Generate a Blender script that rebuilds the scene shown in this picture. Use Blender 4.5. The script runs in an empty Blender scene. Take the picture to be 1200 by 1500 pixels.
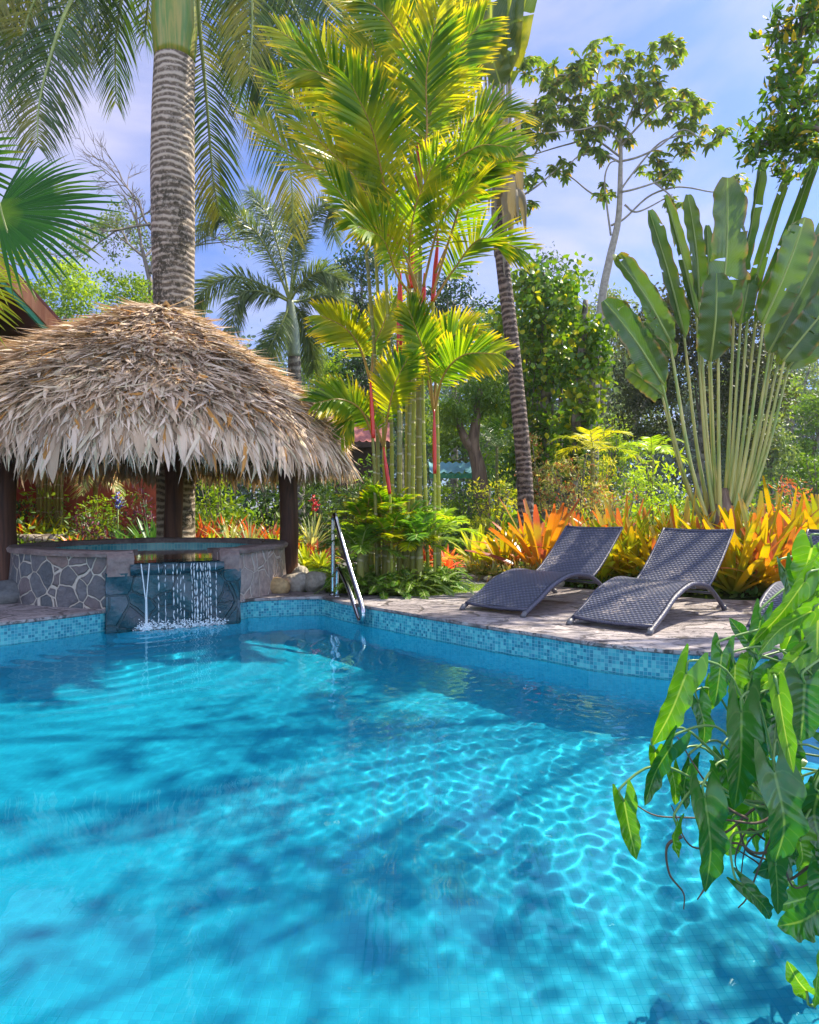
import bpy, math, random
import numpy as np
from mathutils import Vector, geometry
PI = math.pi
sc = bpy.context.scene
# ---------------------------------------------------------------- camera
cam = bpy.data.cameras.new('camera'); camo = bpy.data.objects.new('camera', cam)
sc.collection.objects.link(camo); sc.camera = camo
camo.location = (0, 0, 1.0); camo.rotation_euler = (PI / 2, 0, 0)
cam.sensor_fit = 'VERTICAL'; cam.sensor_height = 36; cam.lens = 24
cam.shift_y = -5 / 1500; cam.clip_start = .05; cam.clip_end = 500
# ---------------------------------------------------------------- world, sun, exposure
SUN_DIR = Vector((0.66, 0.42, 1.02)).normalized()
elev = math.asin(SUN_DIR.z); azim = math.atan2(SUN_DIR.x, SUN_DIR.y)
w = bpy.data.worlds.new('World'); sc.world = w; w.use_nodes = True
wt = w.node_tree; wt.nodes.clear()
sky = wt.nodes.new('ShaderNodeTexSky'); sky.sky_type = 'NISHITA'; sky.sun_disc = False
sky.sun_elevation = elev; sky.sun_rotation = azim; sky.air_density = 1.0; sky.dust_density = 1.2; sky.ozone_density = 2.5
geo = wt.nodes.new('ShaderNodeTexCoord')
mp = wt.nodes.new('ShaderNodeMapping'); mp.inputs['Scale'].default_value = (1.0, 1.0, 2.6)
mp.inputs['Location'].default_value = (3.1, 1.7, .4)
nz = wt.nodes.new('ShaderNodeTexNoise'); nz.inputs['Scale'].default_value = 2.3; nz.inputs['Detail'].default_value = 6
nz.inputs['Roughness'].default_value = .52; nz.inputs['Distortion'].default_value = .5
rp = wt.nodes.new('ShaderNodeValToRGB'); rp.color_ramp.elements[0].position = .44; rp.color_ramp.elements[1].position = .76
rp.color_ramp.elements[0].color = (.05, .05, .05, 1); rp.color_ramp.elements[1].color = (.9, .9, .9, 1)
mx = wt.nodes.new('ShaderNodeMix'); mx.data_type = 'RGBA'
CLOUD = mx.inputs['B']; CLOUD.default_value = (3.35, 3.15, 3.85, 1)
bg = wt.nodes.new('ShaderNodeBackground'); bg.inputs['Strength'].default_value = 0.15
wo = wt.nodes.new('ShaderNodeOutputWorld')
L = wt.links.new
L(geo.outputs['Generated'], mp.inputs['Vector']); L(mp.outputs['Vector'], nz.inputs['Vector'])
L(nz.outputs['Fac'], rp.inputs['Fac']); L(rp.outputs['Color'], mx.inputs['Factor'])
# the clear sky low ahead is deep blue, the unseen sky overhead and behind the camera is brightened as added warm fill
tone = wt.nodes.new('ShaderNodeMix'); tone.data_type = 'RGBA'; tone.blend_type = 'MULTIPLY'; tone.inputs['Factor'].default_value = 1
tone.inputs['B'].default_value = (.33, .45, .74, 1); L(sky.outputs['Color'], tone.inputs['A']); L(tone.outputs['Result'], mx.inputs['A'])
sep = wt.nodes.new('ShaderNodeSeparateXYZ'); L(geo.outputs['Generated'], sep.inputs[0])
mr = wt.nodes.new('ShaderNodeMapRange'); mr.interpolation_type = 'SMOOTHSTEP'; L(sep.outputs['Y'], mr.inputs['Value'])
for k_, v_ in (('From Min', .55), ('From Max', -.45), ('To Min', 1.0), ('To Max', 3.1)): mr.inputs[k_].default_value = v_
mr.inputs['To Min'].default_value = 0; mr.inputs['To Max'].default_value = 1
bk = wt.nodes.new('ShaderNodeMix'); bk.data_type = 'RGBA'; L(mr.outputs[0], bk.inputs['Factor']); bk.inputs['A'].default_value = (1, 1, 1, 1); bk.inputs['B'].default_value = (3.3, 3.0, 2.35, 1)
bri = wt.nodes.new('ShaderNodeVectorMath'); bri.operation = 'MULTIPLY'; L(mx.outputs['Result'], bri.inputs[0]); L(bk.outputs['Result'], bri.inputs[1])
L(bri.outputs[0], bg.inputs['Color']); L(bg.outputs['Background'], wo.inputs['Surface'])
sun = bpy.data.lights.new('sun', 'SUN'); sun.energy = 5.0; sun.angle = math.radians(.55); sun.color = (1, .91, .73); sun.cycles.is_caustics_light = True
suno = bpy.data.objects.new('sun', sun); sc.collection.objects.link(suno)
suno.rotation_euler = SUN_DIR.to_track_quat('Z', 'Y').to_euler(); suno.location = (10, 8, 20)
sc.view_settings.view_transform = 'Standard'; sc.view_settings.look = 'None'
sc.view_settings.exposure = 0.95; sc.view_settings.gamma = 1
cy = sc.cycles
cy.max_bounces = 9; cy.diffuse_bounces = 4; cy.glossy_bounces = 3; cy.transmission_bounces = 5
cy.transparent_max_bounces = 12; cy.caustics_refractive = True; cy.caustics_reflective = False
cy.use_denoising = True; cy.sample_clamp_indirect = 6; cy.use_adaptive_sampling = True; cy.adaptive_threshold = .015
# ---------------------------------------------------------------- helpers
F = 1000.0
def P(px, py, D): return np.array([(px - 600) / F * D, D, 1 + (745 - py) / F * D])
def G(px, D, z=0.): return np.array([(px - 600) / F * D, D, z])
def norm(a): a = np.asarray(a, float); return a / np.maximum(np.linalg.norm(a, axis=-1, keepdims=True), 1e-9)
ORG = {}
class MB:
    def __init__(s): s.v = []; s.q = []; s.t = []; s.uv = []; s.n = 0
    def add(s, v, quads=None, tris=None, uv=None):
        v = np.asarray(v, float).reshape(-1, 3); s.v.append(v)
        if quads is not None and len(quads): s.q.append(np.asarray(quads, int).reshape(-1, 4) + s.n)
        if tris is not None and len(tris): s.t.append(np.asarray(tris, int).reshape(-1, 3) + s.n)
        s.uv.append(np.zeros((len(v), 2)) if uv is None else np.asarray(uv, float).reshape(-1, 2)); s.n += len(v)
        return s
    def build(s, name, mat, parent=None, loc=None, smooth=True):
        v = np.concatenate(s.v)
        org = ORG.get(parent.name, np.zeros(3)) if parent is not None else (np.zeros(3) if loc is None else np.asarray(loc, float))
        v = v - org
        q = np.concatenate(s.q) if s.q else np.zeros((0, 4), int); t = np.concatenate(s.t) if s.t else np.zeros((0, 3), int)
        me = bpy.data.meshes.new(name); me.vertices.add(len(v)); me.vertices.foreach_set('co', v.astype(np.float32).ravel())
        me.loops.add(q.size + t.size); me.loops.foreach_set('vertex_index', np.concatenate([q.ravel(), t.ravel()]).astype(np.int32))
        me.polygons.add(len(q) + len(t))
        st = np.concatenate([np.arange(len(q)) * 4, q.size + np.arange(len(t)) * 3]).astype(np.int32)
        me.polygons.foreach_set('loop_start', st)
        me.polygons.foreach_set('loop_total', np.concatenate([np.full(len(q), 4), np.full(len(t), 3)]).astype(np.int32))
        me.update(calc_edges=True)
        me.polygons.foreach_set('use_smooth', np.full(len(q) + len(t), bool(smooth)))
        a = me.attributes.new('uvm', 'FLOAT2', 'POINT'); a.data.foreach_set('vector', np.concatenate(s.uv).astype(np.float32).ravel())
        me.materials.append(mat); me.validate()
        o = bpy.data.objects.new(name, me); sc.collection.objects.link(o)
        if parent is not None: o.parent = parent; ORG[o.name] = org
        elif loc is not None: o.location = org; ORG[o.name] = org
        return o
def tag(o, label=None, cat=None, group=None, kind=None):
    if label: o['label'] = label
    if cat: o['category'] = cat
    if group: o['group'] = group
    if kind: o['kind'] = kind
    return o
def thing(name, label, cat, loc=(0, 0, 0), group=None):
    o = bpy.data.objects.new(name, None); sc.collection.objects.link(o); o.location = loc; o.empty_display_size = .1
    ORG[o.name] = np.asarray(loc, float); return tag(o, label, cat, group)
def dup(root, loc, rz=0, scale=1, label=None, group=None):
    r = root.copy(); sc.collection.objects.link(r); r.location = loc
    r.rotation_euler = (0, 0, rz); r.scale = (scale,) * 3 if np.isscalar(scale) else scale
    if label: r['label'] = label
    if group: r['group'] = group
    for ch in [o for o in sc.collection.objects if o.parent == root]:
        c = ch.copy(); sc.collection.objects.link(c); c.parent = r
        for g in [o for o in sc.collection.objects if o.parent == ch]:
            d = g.copy(); sc.collection.objects.link(d); d.parent = c
    return r
def curve(pts, n):
    p = np.asarray(pts, float); m = len(p)
    if m == 2: t = np.linspace(0, 1, n)[:, None]; return p[0] * (1 - t) + p[1] * t
    p = np.vstack([2 * p[0] - p[1], p, 2 * p[-1] - p[-2]])
    x = np.linspace(0, m - 1 - 1e-6, n); i = x.astype(int); f = (x - i)[:, None]
    a, b, c, d = p[i], p[i + 1], p[i + 2], p[i + 3]
    return .5 * (2 * b + (c - a) * f + (2 * a - 5 * b + 4 * c - d) * f ** 2 + (3 * b - a - 3 * c + d) * f ** 3)
def frames(C, ref):
    T = norm(np.gradient(C, axis=0)); ref = np.broadcast_to(np.asarray(ref, float), C.shape)
    N = norm(ref - (ref * T).sum(1, keepdims=True) * T); return T, N, np.cross(T, N)
def tube(mb, pts, rad, sides=8, n=None, cap=True):
    C = np.asarray(pts, float) if n is None else curve(pts, n); k = len(C)
    r = np.interp(np.linspace(0, 1, k), np.linspace(0, 1, len(rad)), rad) if np.ndim(rad) else np.full(k, rad)
    T = norm(np.gradient(C, axis=0)); ref = np.array([.3, .9, .2]) if abs((T * [.3, .9, .2]).sum(1)).max() < .93 else np.array([.95, .05, .3])
    N = norm(ref - (T @ ref)[:, None] * T); B = np.cross(T, N)
    a = np.linspace(0, 2 * PI, sides, endpoint=False)
    V = C[:, None] + r[:, None, None] * (np.cos(a)[None, :, None] * N[:, None] + np.sin(a)[None, :, None] * B[:, None])
    i = np.arange(k - 1)[:, None] * sides; j = np.arange(sides)[None]; j2 = (j + 1) % sides
    q = np.stack([i + j, i + j2, i + sides + j2, i + sides + j], -1).reshape(-1, 4)
    arc = np.concatenate([[0], np.cumsum(np.linalg.norm(np.diff(C, axis=0), axis=1))])
    uv = np.stack([np.broadcast_to(a / (2 * PI), (k, sides)), np.broadcast_to(arc[:, None], (k, sides))], -1)
    V = V.reshape(-1, 3); uv = uv.reshape(-1, 2); t = None
    if cap:
        V = np.vstack([V, C[0], C[-1]]); uv = np.vstack([uv, [0, 0], [0, arc[-1]]]); c0 = k * sides
        t = [[c0, (x + 1) % sides, x] for x in range(sides)] + [[c0 + 1, (k - 1) * sides + x, (k - 1) * sides + (x + 1) % sides] for x in range(sides)]
    mb.add(V, q, t, uv)
def strips(mb, Pt, S, N=None, Lu=None):
    """batch of K ribbons: Pt K,n,3 spine; S K,n,3 half-width vectors; N K,n,3 midrib sink"""
    K, n, _ = Pt.shape; v = np.linspace(0, 1, n)
    if N is None:
        V = np.stack([Pt - S, Pt + S], 2); m = 2; us = [-1, 1]
    else: V = np.stack([Pt - S, Pt + N, Pt + S], 2); m = 3; us = [-1, 0, 1]
    uv = np.zeros((K, n, m, 2)); uv[..., 0] = us; uv[..., 1] = v[None, :, None]
    b = (np.arange(K) * n * m)[:, None, None]; i = (np.arange(n - 1) * m)[None, :, None]; j = np.arange(m - 1)[None, None]
    a = b + i + j; q = np.stack([a, a + 1, a + m + 1, a + m], -1).reshape(-1, 4)
    mb.add(V.reshape(-1, 3), q, None, uv.reshape(-1, 2))
def box(mb, c, s, rz=0, taper=1.0):
    x, y, z = np.array(s) / 2; v = np.array([[-x, -y, -z], [x, -y, -z], [x, y, -z], [-x, y, -z], [-x * taper, -y * taper, z], [x * taper, -y * taper, z], [x * taper, y * taper, z], [-x * taper, y * taper, z]])
    ca, sa = math.cos(rz), math.sin(rz); v = v @ np.array([[ca, sa, 0], [-sa, ca, 0], [0, 0, 1]]) + np.array(c)
    f = [[0, 3, 2, 1], [4, 5, 6, 7], [0, 1, 5, 4], [1, 2, 6, 5], [2, 3, 7, 6], [3, 0, 4, 7]]
    for g in f: mb.add(v[g], [[0, 1, 2, 3]], None, [[0, 0], [1, 0], [1, 1], [0, 1]])
def grid_sheet(mb, V, uv=None, skip=None):
    n, m, _ = V.shape; i = np.arange(n - 1)[:, None] * m; j = np.arange(m - 1)[None]
    a = i + j; q = np.stack([a, a + 1, a + m + 1, a + m], -1)
    if skip is not None: q = q[~skip]
    mb.add(V.reshape(-1, 3), q.reshape(-1, 4), None, None if uv is None else uv.reshape(-1, 2))
def rock(mb, c, s, rng, nu=16, rough=.16):
    th = np.linspace(0, PI, nu); ph = np.linspace(0, 2 * PI, 2 * nu + 1)
    t, p = np.meshgrid(th, ph, indexing='ij'); d = np.stack([np.sin(t) * np.cos(p), np.sin(t) * np.sin(p), np.cos(t)], -1)
    r = np.ones(t.shape)
    for k in range(5):
        a = rng.normal(size=3) * (1.2 + k * .8); r += rough / (1 + k * .6) * np.sin(d @ a + rng.uniform(0, 6))
    r = np.minimum(r, 1.08)
    grid_sheet(mb, d * r[..., None] * np.array(s) + np.array(c))
# ---------------------------------------------------------------- node helpers
class NT:
    def __init__(s, name, disp=False):
        s.m = bpy.data.materials.new(name); s.m.use_nodes = True; s.t = s.m.node_tree; s.t.nodes.clear()
        s.out = s.t.nodes.new('ShaderNodeOutputMaterial')
    def n(s, ty, props=None, **ins):
        nd = s.t.nodes.new('ShaderNode' + ty)
        for k, v in (props or {}).items(): setattr(nd, k, v)
        for k, v in ins.items():
            k = k.replace('_', ' ')
            sock = nd.inputs[int(k[1:])] if k[0] == 'i' and k[1:].isdigit() else nd.inputs[k]
            s.set(sock, v)
        return nd
    def set(s, sock, v):
        if isinstance(v, bpy.types.NodeSocket): s.t.links.new(v, sock)
        elif isinstance(v, (tuple, list)) and len(v) == 3 and sock.type == 'RGBA': sock.default_value = (*v, 1)
        else: sock.default_value = v
    def math(s, op, a, b=0., c=None, clamp=False):
        nd = s.t.nodes.new('ShaderNodeMath'); nd.operation = op; nd.use_clamp = clamp
        s.set(nd.inputs[0], a); s.set(nd.inputs[1], b)
        if c is not None: s.set(nd.inputs[2], c)
        return nd.outputs[0]
    def mix(s, f, a, b, mode='MIX'):
        nd = s.t.nodes.new('ShaderNodeMix'); nd.data_type = 'RGBA'; nd.blend_type = mode
        s.set(nd.inputs['Factor'], f); s.set(nd.inputs['A'], a); s.set(nd.inputs['B'], b); return nd.outputs['Result']
    def ramp(s, f, stops):
        nd = s.t.nodes.new('ShaderNodeValToRGB'); cr = nd.color_ramp; s.set(nd.inputs['Fac'], f)
        while len(cr.elements) < len(stops): cr.elements.new(.5)
        for e, (p, c) in zip(cr.elements, stops): e.position = p; e.color = (*c, 1) if len(c) == 3 else c
        return nd.outputs['Color']
    def noise(s, scale, detail=3, vec=None, rough=.5, dist=0.):
        nd = s.n('TexNoise', Scale=float(scale), Detail=float(detail), Roughness=rough, Distortion=float(dist))
        if vec is not None: s.set(nd.inputs['Vector'], vec)
        return nd.outputs['Fac']
    def obj(s): return s.n('TexCoord').outputs['Object']
    def pos(s): return s.n('NewGeometry').outputs['Position']
    def uv(s): return s.n('Attribute', {'attribute_name': 'uvm'}).outputs['Vector']
    def xyz(s, v):
        nd = s.n('SeparateXYZ'); s.set(nd.inputs[0], v); return nd.outputs
    def rnd(s): return s.n('NewGeometry').outputs['Random Per Island']
    def mapr(s, v, a, b, c=0., d=1.): return s.n('MapRange', Value=v, From_Min=a, From_Max=b, To_Min=c, To_Max=d).outputs[0]
    def bump(s, h, strength=.4, dist=.02): return s.n('Bump', Strength=strength, Distance=dist, Height=h).outputs[0]
    def pbr(s, col, rough=.5, spec=.5, normal=None, metal=0., **kw):
        nd = s.n('BsdfPrincipled', Base_Color=col, Roughness=rough, Metallic=metal)
        nd.inputs['Specular IOR Level'].default_value = spec
        if normal is not None: s.set(nd.inputs['Normal'], normal)
        for k, v in kw.items(): s.set(nd.inputs[k.replace('_', ' ')], v)
        return nd.outputs[0]
    def done(s, sh): s.t.links.new(sh, s.out.inputs['Surface']); return s.m
def leaf_mat(name, c1, c2, trans=.42, tip=None, t0=.6, mid=None, rough=.38, spec=.5, veins=0, boost=1.5, base=None, rare=None, patch=None, edge=None):
    m = NT(name); r = m.rnd(); col = m.mix(r, c1, c2); u = m.xyz(m.uv())
    nzv = m.noise(1.4, 2, m.pos()); col = m.mix(1., col, m.ramp(nzv, [(.3, (.72, .74, .7)), (.7, (1.2, 1.18, 1.1))]), 'MULTIPLY')
    if rare: col = m.mix(m.math('GREATER_THAN', m.math('FRACT', m.math('MULTIPLY', r, 37.7)), rare[0]), col, rare[1])
    if patch: col = m.mix(m.math('MULTIPLY', m.mapr(m.noise(patch[0], 3, m.pos()), .5, .62), patch[2]), col, patch[1])
    if base: col = m.mix(m.mapr(u[1], 0., .35, 1., 0.), col, base)
    if tip:
        f = m.math('MULTIPLY_ADD', r, .3, u[1]); col = m.mix(m.mapr(f, t0, t0 + .45), col, tip)
    nrm = None
    if edge: col = m.mix(m.math('MULTIPLY', m.mapr(m.math('ABSOLUTE', u[0]), .80, .98), m.mapr(m.noise(5, 3, m.pos()), .46, .56)), col, edge)
    if mid: col = m.mix(m.mapr(m.math('ABSOLUTE', u[0]), .03, .09, 1., 0.), col, mid)
    if veins:
        wv = m.math('SINE', m.math('MULTIPLY', m.math('SUBTRACT', u[1], m.math('MULTIPLY', m.math('ABSOLUTE', u[0]), .16)), float(veins)))
        nrm = m.bump(wv, .18, .004); col = m.mix(m.math('MULTIPLY', m.mapr(wv, .93, 1.), .25), col, mid or c2)
    p = m.pbr(col, rough, spec, nrm)
    tc = m.mix(1., col, (boost * 1.25, boost * 1.1, boost * .45), 'MULTIPLY')
    tr = m.n('BsdfTranslucent', Color=tc).outputs[0]
    return m.done(m.n('MixShader', i0=trans, i1=p, i2=tr).outputs[0])
# ---------------------------------------------------------------- materials of the setting
def mosaic_mat(name, cols, grout, size, vec='uv', rough=.18, patchy=.35):
    m = NT(name); v = m.xyz(m.uv() if vec == 'uv' else m.pos())
    a = m.math('DIVIDE', v[0], size); b = m.math('DIVIDE', v[1], size)
    cell = m.n('CombineXYZ', X=m.math('FLOOR', a), Y=m.math('FLOOR', b)).outputs[0]
    wn = m.n('TexWhiteNoise', {'noise_dimensions': '2D'}, Vector=cell).outputs['Value']
    k = len(cols); col = m.ramp(wn, [(i / (k - 1), c) for i, c in enumerate(cols)])
    big = m.noise(1.3, 3, m.pos()); col = m.mix(m.math('MULTIPLY', m.mapr(big, .35, .65), patchy), col, cols[0])
    fa = m.math('ABSOLUTE', m.math('SUBTRACT', m.math('FRACT', a), .5)); fb = m.math('ABSOLUTE', m.math('SUBTRACT', m.math('FRACT', b), .5))
    g = m.mapr(m.math('MAXIMUM', fa, fb), .43, .47)
    col = m.mix(g, col, grout)
    h = m.math('SUBTRACT', 1., g)
    return m.done(m.pbr(col, m.math('MULTIPLY_ADD', g, .5, rough), .5, m.bump(h, .2, .003)))
def flagstone_mat():
    m = NT('flagstone'); p = m.pos(); w = m.n('TexNoise', Scale=2.2, Detail=4.); w.inputs['Vector'].default_value = (0, 0, 0); m.set(w.inputs['Vector'], p)
    wp = m.n('VectorMath', {'operation': 'MULTIPLY_ADD'}); m.set(wp.inputs[0], w.outputs['Color']); wp.inputs[1].default_value = (.45, .45, 0); m.set(wp.inputs[2], p)
    mpv = m.n('Mapping', Vector=wp.outputs[0]); mpv.inputs['Scale'].default_value = (2.0, 2.9, .0)
    ve = m.n('TexVoronoi', {'feature': 'DISTANCE_TO_EDGE'}, Vector=mpv.outputs[0], Scale=1.); vc = m.n('TexVoronoi', Vector=mpv.outputs[0], Scale=1.)
    r = m.xyz(vc.outputs['Color'])
    col = m.ramp(r[0], [(0, (.22, .185, .185)), (.5, (.34, .295, .29)), (1, (.44, .385, .37))])
    ns = m.noise(9, 6, p, .65); col = m.mix(1., col, m.ramp(ns, [(.32, (.55, .54, .56)), (.5, (.95, .95, .95)), (.75, (1.2, 1.17, 1.12))]), 'MULTIPLY')
    lay = m.noise(3.2, 5, m.n('VectorMath', {'operation': 'MULTIPLY'}, i0=wp.outputs[0], i1=(1.0, 3.4, 1.)).outputs[0], .6, 1.2)
    crk = m.mapr(m.math('ABSOLUTE', m.math('SUBTRACT', lay, .5)), .0, .022, 1., 0.)
    gap = m.mapr(ve.outputs['Distance'], .018, .05, 1., 0.)
    dark = m.math('MAXIMUM', m.math('MULTIPLY', crk, .75), m.math('MULTIPLY', gap, m.mapr(m.noise(3, 2, p), .38, .55)))
    col = m.mix(dark, col, (.075, .06, .055))
    h = m.math('SUBTRACT', m.math('MULTIPLY_ADD', ns, .25, m.math('MULTIPLY', lay, .6)), m.math('MULTIPLY', dark, .5))
    return m.done(m.pbr(col, .62, .35, m.bump(h, .9, .03)))
def ground_mat():
    m = NT('soil'); p = m.pos(); n1 = m.noise(.6, 5, p); n2 = m.noise(14, 4, p, .7)
    col = m.mix(m.mapr(n1, .42, .58), (.045, .035, .018), (.06, .11, .018))
    col = m.mix(1., col, m.ramp(n2, [(.3, (.4, .4, .4)), (.7, (1.4, 1.4, 1.3))]), 'MULTIPLY')
    return m.done(m.pbr(col, .9, .2, m.bump(n2, .8, .03)))
def gravel_mat(c1, c2, name='gravel'):
    m = NT(name); p = m.pos(); v = m.n('TexVoronoi', Vector=p, Scale=45.)
    r = m.xyz(v.outputs['Color']); col = m.mix(r[0], c1, c2)
    return m.done(m.pbr(col, .85, .25, m.bump(m.math('SUBTRACT', 1., v.outputs['Distance']), 1., .012)))
def stone_wall_mat(name, stops, mortar, sc_, gw=.05, wet=.0, bs=.8, mw=.35):
    """crazy paving: broad stones of several colours in pale mortar"""
    m = NT(name); v = m.uv()
    w = m.n('TexNoise', Scale=3.5, Detail=3.); m.set(w.inputs['Vector'], v)
    wp = m.n('VectorMath', {'operation': 'MULTIPLY_ADD'}); m.set(wp.inputs[0], w.outputs['Color']); wp.inputs[1].default_value = (mw * .3, mw * .3, 0); m.set(wp.inputs[2], v)
    ve = m.n('TexVoronoi', {'feature': 'DISTANCE_TO_EDGE'}, Vector=wp.outputs[0], Scale=sc_); vc = m.n('TexVoronoi', Vector=wp.outputs[0], Scale=sc_)
    r = m.xyz(vc.outputs['Color']); col = m.ramp(r[0], stops)
    ns = m.noise(16, 5, m.pos(), .6); col = m.mix(1., col, m.ramp(ns, [(.3, (.65, .65, .68)), (.7, (1.25, 1.22, 1.2))]), 'MULTIPLY')
    g = m.mapr(ve.outputs['Distance'], gw * .55, gw, 1., 0.)
    col = m.mix(g, col, mortar)
    h = m.math('ADD', m.math('MULTIPLY', m.math('SUBTRACT', 1., g), .7), m.math('MULTIPLY', ns, .5))
    rg = m.math('MULTIPLY_ADD', g, .3, .55 - wet)
    return m.done(m.pbr(col, rg, .5, m.bump(h, bs, .03)))
def rock_mat(name, c1, c2, scale=3, rough=.75):
    m = NT(name); p = m.obj(); n1 = m.noise(scale, 5, p, .6, .6); n2 = m.noise(scale * 9, 4, p)
    col = m.mix(m.mapr(n1, .35, .65), c1, c2); col = m.mix(1., col, m.ramp(n2, [(.3, (.75, .75, .75)), (.7, (1.15, 1.15, 1.15))]), 'MULTIPLY')
    return m.done(m.pbr(col, rough, .3, m.bump(m.math('ADD', n1, m.math('MULTIPLY', n2, .4)), .6, .03)))
def wood_mat(name, c1, c2, scale=(12, 12, 1.2), rough=.6):
    m = NT(name); mpv = m.n('Mapping', Vector=m.pos()); mpv.inputs['Scale'].default_value = scale
    n1 = m.noise(1, 5, mpv.outputs[0], .6, 1.); col = m.mix(m.mapr(n1, .35, .65), c1, c2)
    return m.done(m.pbr(col, rough, .35, m.bump(n1, .6, .02)))
def ringed_mat(name, pale, dark, freq, stain=.45, ringw=.35, rough=.75, distort=1.2, bands=None):
    """palm trunk: leaf-scar rings along the arc length with lichen stains"""
    m = NT(name); u = m.xyz(m.uv()); n0 = m.noise(2.2, 3, m.pos()); nf = m.noise(18, 4, m.pos(), .7)
    z = m.math('MULTIPLY_ADD', n0, distort / freq, u[1]); s = m.math('FRACT', m.math('MULTIPLY', z, freq))
    ring = m.mapr(m.math('ABSOLUTE', m.math('SUBTRACT', s, .5)), .5 - ringw, .5 - ringw * .45)
    ring = m.math('MULTIPLY', ring, m.mapr(nf, .28, .5)); col = m.mix(ring, pale, dark)
    st = m.math('MULTIPLY', m.mapr(m.noise(1.6, 5, m.pos(), .7), .5, .62), m.mapr(nf, .35, .6)); col = m.mix(m.math('MULTIPLY', st, stain * 2, clamp=True), col, (dark[0] * .5, dark[1] * .55, dark[2] * .5))
    return m.done(m.pbr(col, rough, .3, m.bump(m.math('SUBTRACT', nf, m.math('MULTIPLY', ring, .8)), .6, .02)))
def plain(name, col, rough=.5, spec=.5, metal=0., var=.25, scale=8, bs=.2):
    m = NT(name); n1 = m.noise(scale, 4, m.pos(), .6); c = m.mix(1., col, m.ramp(n1, [(.3, (1 - var,) * 3), (.7, (1 + var,) * 3)]), 'MULTIPLY')
    return m.done(m.pbr(c, rough, spec, m.bump(n1, bs, .01), metal))
M = {}
TEAL = [(.012, .15, .22), (.02, .24, .31), (.04, .36, .41), (.14, .52, .52), (.022, .20, .30)]
M['band'] = mosaic_mat('band_mosaic', TEAL, (.12, .36, .42), .028)
M['floor'] = mosaic_mat('pool_floor_mosaic', [(.012, .33, .49), (.015, .37, .53), (.02, .41, .57), (.013, .35, .51)], (.015, .34, .50), .034, 'pos', .4, .6)
M['wall'] = mosaic_mat('pool_wall_mosaic', [(.03, .52, .72), (.05, .58, .78), (.08, .66, .82)], (.03, .46, .64), .034)
M['spa_tile'] = mosaic_mat('spa_mosaic', [(.04, .26, .30), (.08, .36, .38), (.16, .48, .46)], (.20, .42, .38), .045)
M['flag'] = flagstone_mat(); M['soil'] = ground_mat(); M['gravel'] = gravel_mat((.10, .095, .10), (.30, .29, .29)); M['path'] = gravel_mat((.30, .24, .20), (.5, .42, .36), 'pale_gravel')
M['coping'] = rock_mat('coping_stone', (.24, .20, .17), (.36, .31, .28), 5)
# ---------------------------------------------------------------- pool, deck, ground
edge = [(-3.59, 5.99), (-3.27, 6.34), (-3.0, 6.72), (-2.96, 6.86), (-1.80, 7.48), (-1.78, 7.54), (-1.45, 7.66), (-1.03, 7.75), (-.95, 7.68), (-.72, 7.35), (-.42, 6.99), (.25, 6.25), (.69, 5.78), (1.08, 5.41), (1.34, 5.12), (1.60, 4.94), (1.86, 4.82), (2.13, 4.74), (2.5, 4.66), (2.9, 4.40), (3.1, 3.9), (2.9, 3.3), (2.4, 2.75), (1.95, 2.3), (1.6, 1.8), (1.42, 1.2), (1.4, .3), (1.4, -1.2), (0, -1.6), (-3, -1.6), (-5, -1.0), (-5.6, 1), (-5.4, 3), (-4.8, 4.6), (-4.2, 5.4)]
edge = np.array(edge)
def wallstrip(pts, z0, z1, closed=True, nz=1):
    p = np.vstack([pts, pts[:1]]) if closed else np.asarray(pts); d = np.concatenate([[0], np.cumsum(np.linalg.norm(np.diff(p, axis=0), axis=1))])
    zz = np.linspace(z0, z1, nz + 1); V = np.zeros((nz + 1, len(p), 3)); V[..., :2] = p; V[..., 2] = zz[:, None]
    uv = np.zeros((nz + 1, len(p), 2)); uv[..., 0] = d; uv[..., 1] = zz[:, None]; return V, uv
def ring_sheet(outer, hole, z):
    o3 = [Vector((x, y, 0)) for x, y in outer]; h3 = [Vector((x, y, 0)) for x, y in hole]
    tr = geometry.tessellate_polygon([o3, h3]); v = np.array([[p.x, p.y, z] for p in o3 + h3]); return v, [list(t) for t in tr]
def up(v, t):
    v = np.asarray(v); return [x if np.cross(v[x[1]] - v[x[0]], v[x[2]] - v[x[0]])[2] > 0 else x[::-1] for x in t]
mb = MB(); V, uv = wallstrip(edge, -.27, -.012); grid_sheet(mb, V, uv)
tag(mb.build('pool_wall', M['band'], smooth=False), kind='structure')
mb = MB(); V, uv = wallstrip(edge, -1.12, -.27); grid_sheet(mb, V, uv); tag(mb.build('pool_wall_below_water', M['wall'], smooth=False), kind='structure')
mb = MB(); V = np.array([[[x, y, -1.08] for x in np.linspace(-7, 5, 3)] for y in np.linspace(-3, 9, 3)]); grid_sheet(mb, V)
tag(mb.build('pool_floor', M['floor'], smooth=False), kind='structure')
cent = edge.mean(0)
def offset(e, d):
    nxt, prv = np.roll(e, -1, 0), np.roll(e, 1, 0); t = norm(nxt - prv); return e + np.stack([-t[:, 1], t[:, 0]], 1) * d
inner = offset(edge, -.012)
e_out = offset(edge, .16)
mb = MB(); V = np.zeros((4, len(edge) + 1, 3))
for i, (e, z) in enumerate([(edge, -.03), (inner, -.02), (inner, .004), (e_out, .006)]): V[i, :, :2] = np.vstack([e, e[:1]]); V[i, :, 2] = z
grid_sheet(mb, V); tag(mb.build('pool_coping', M['flag'], smooth=False), kind='structure')
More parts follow.
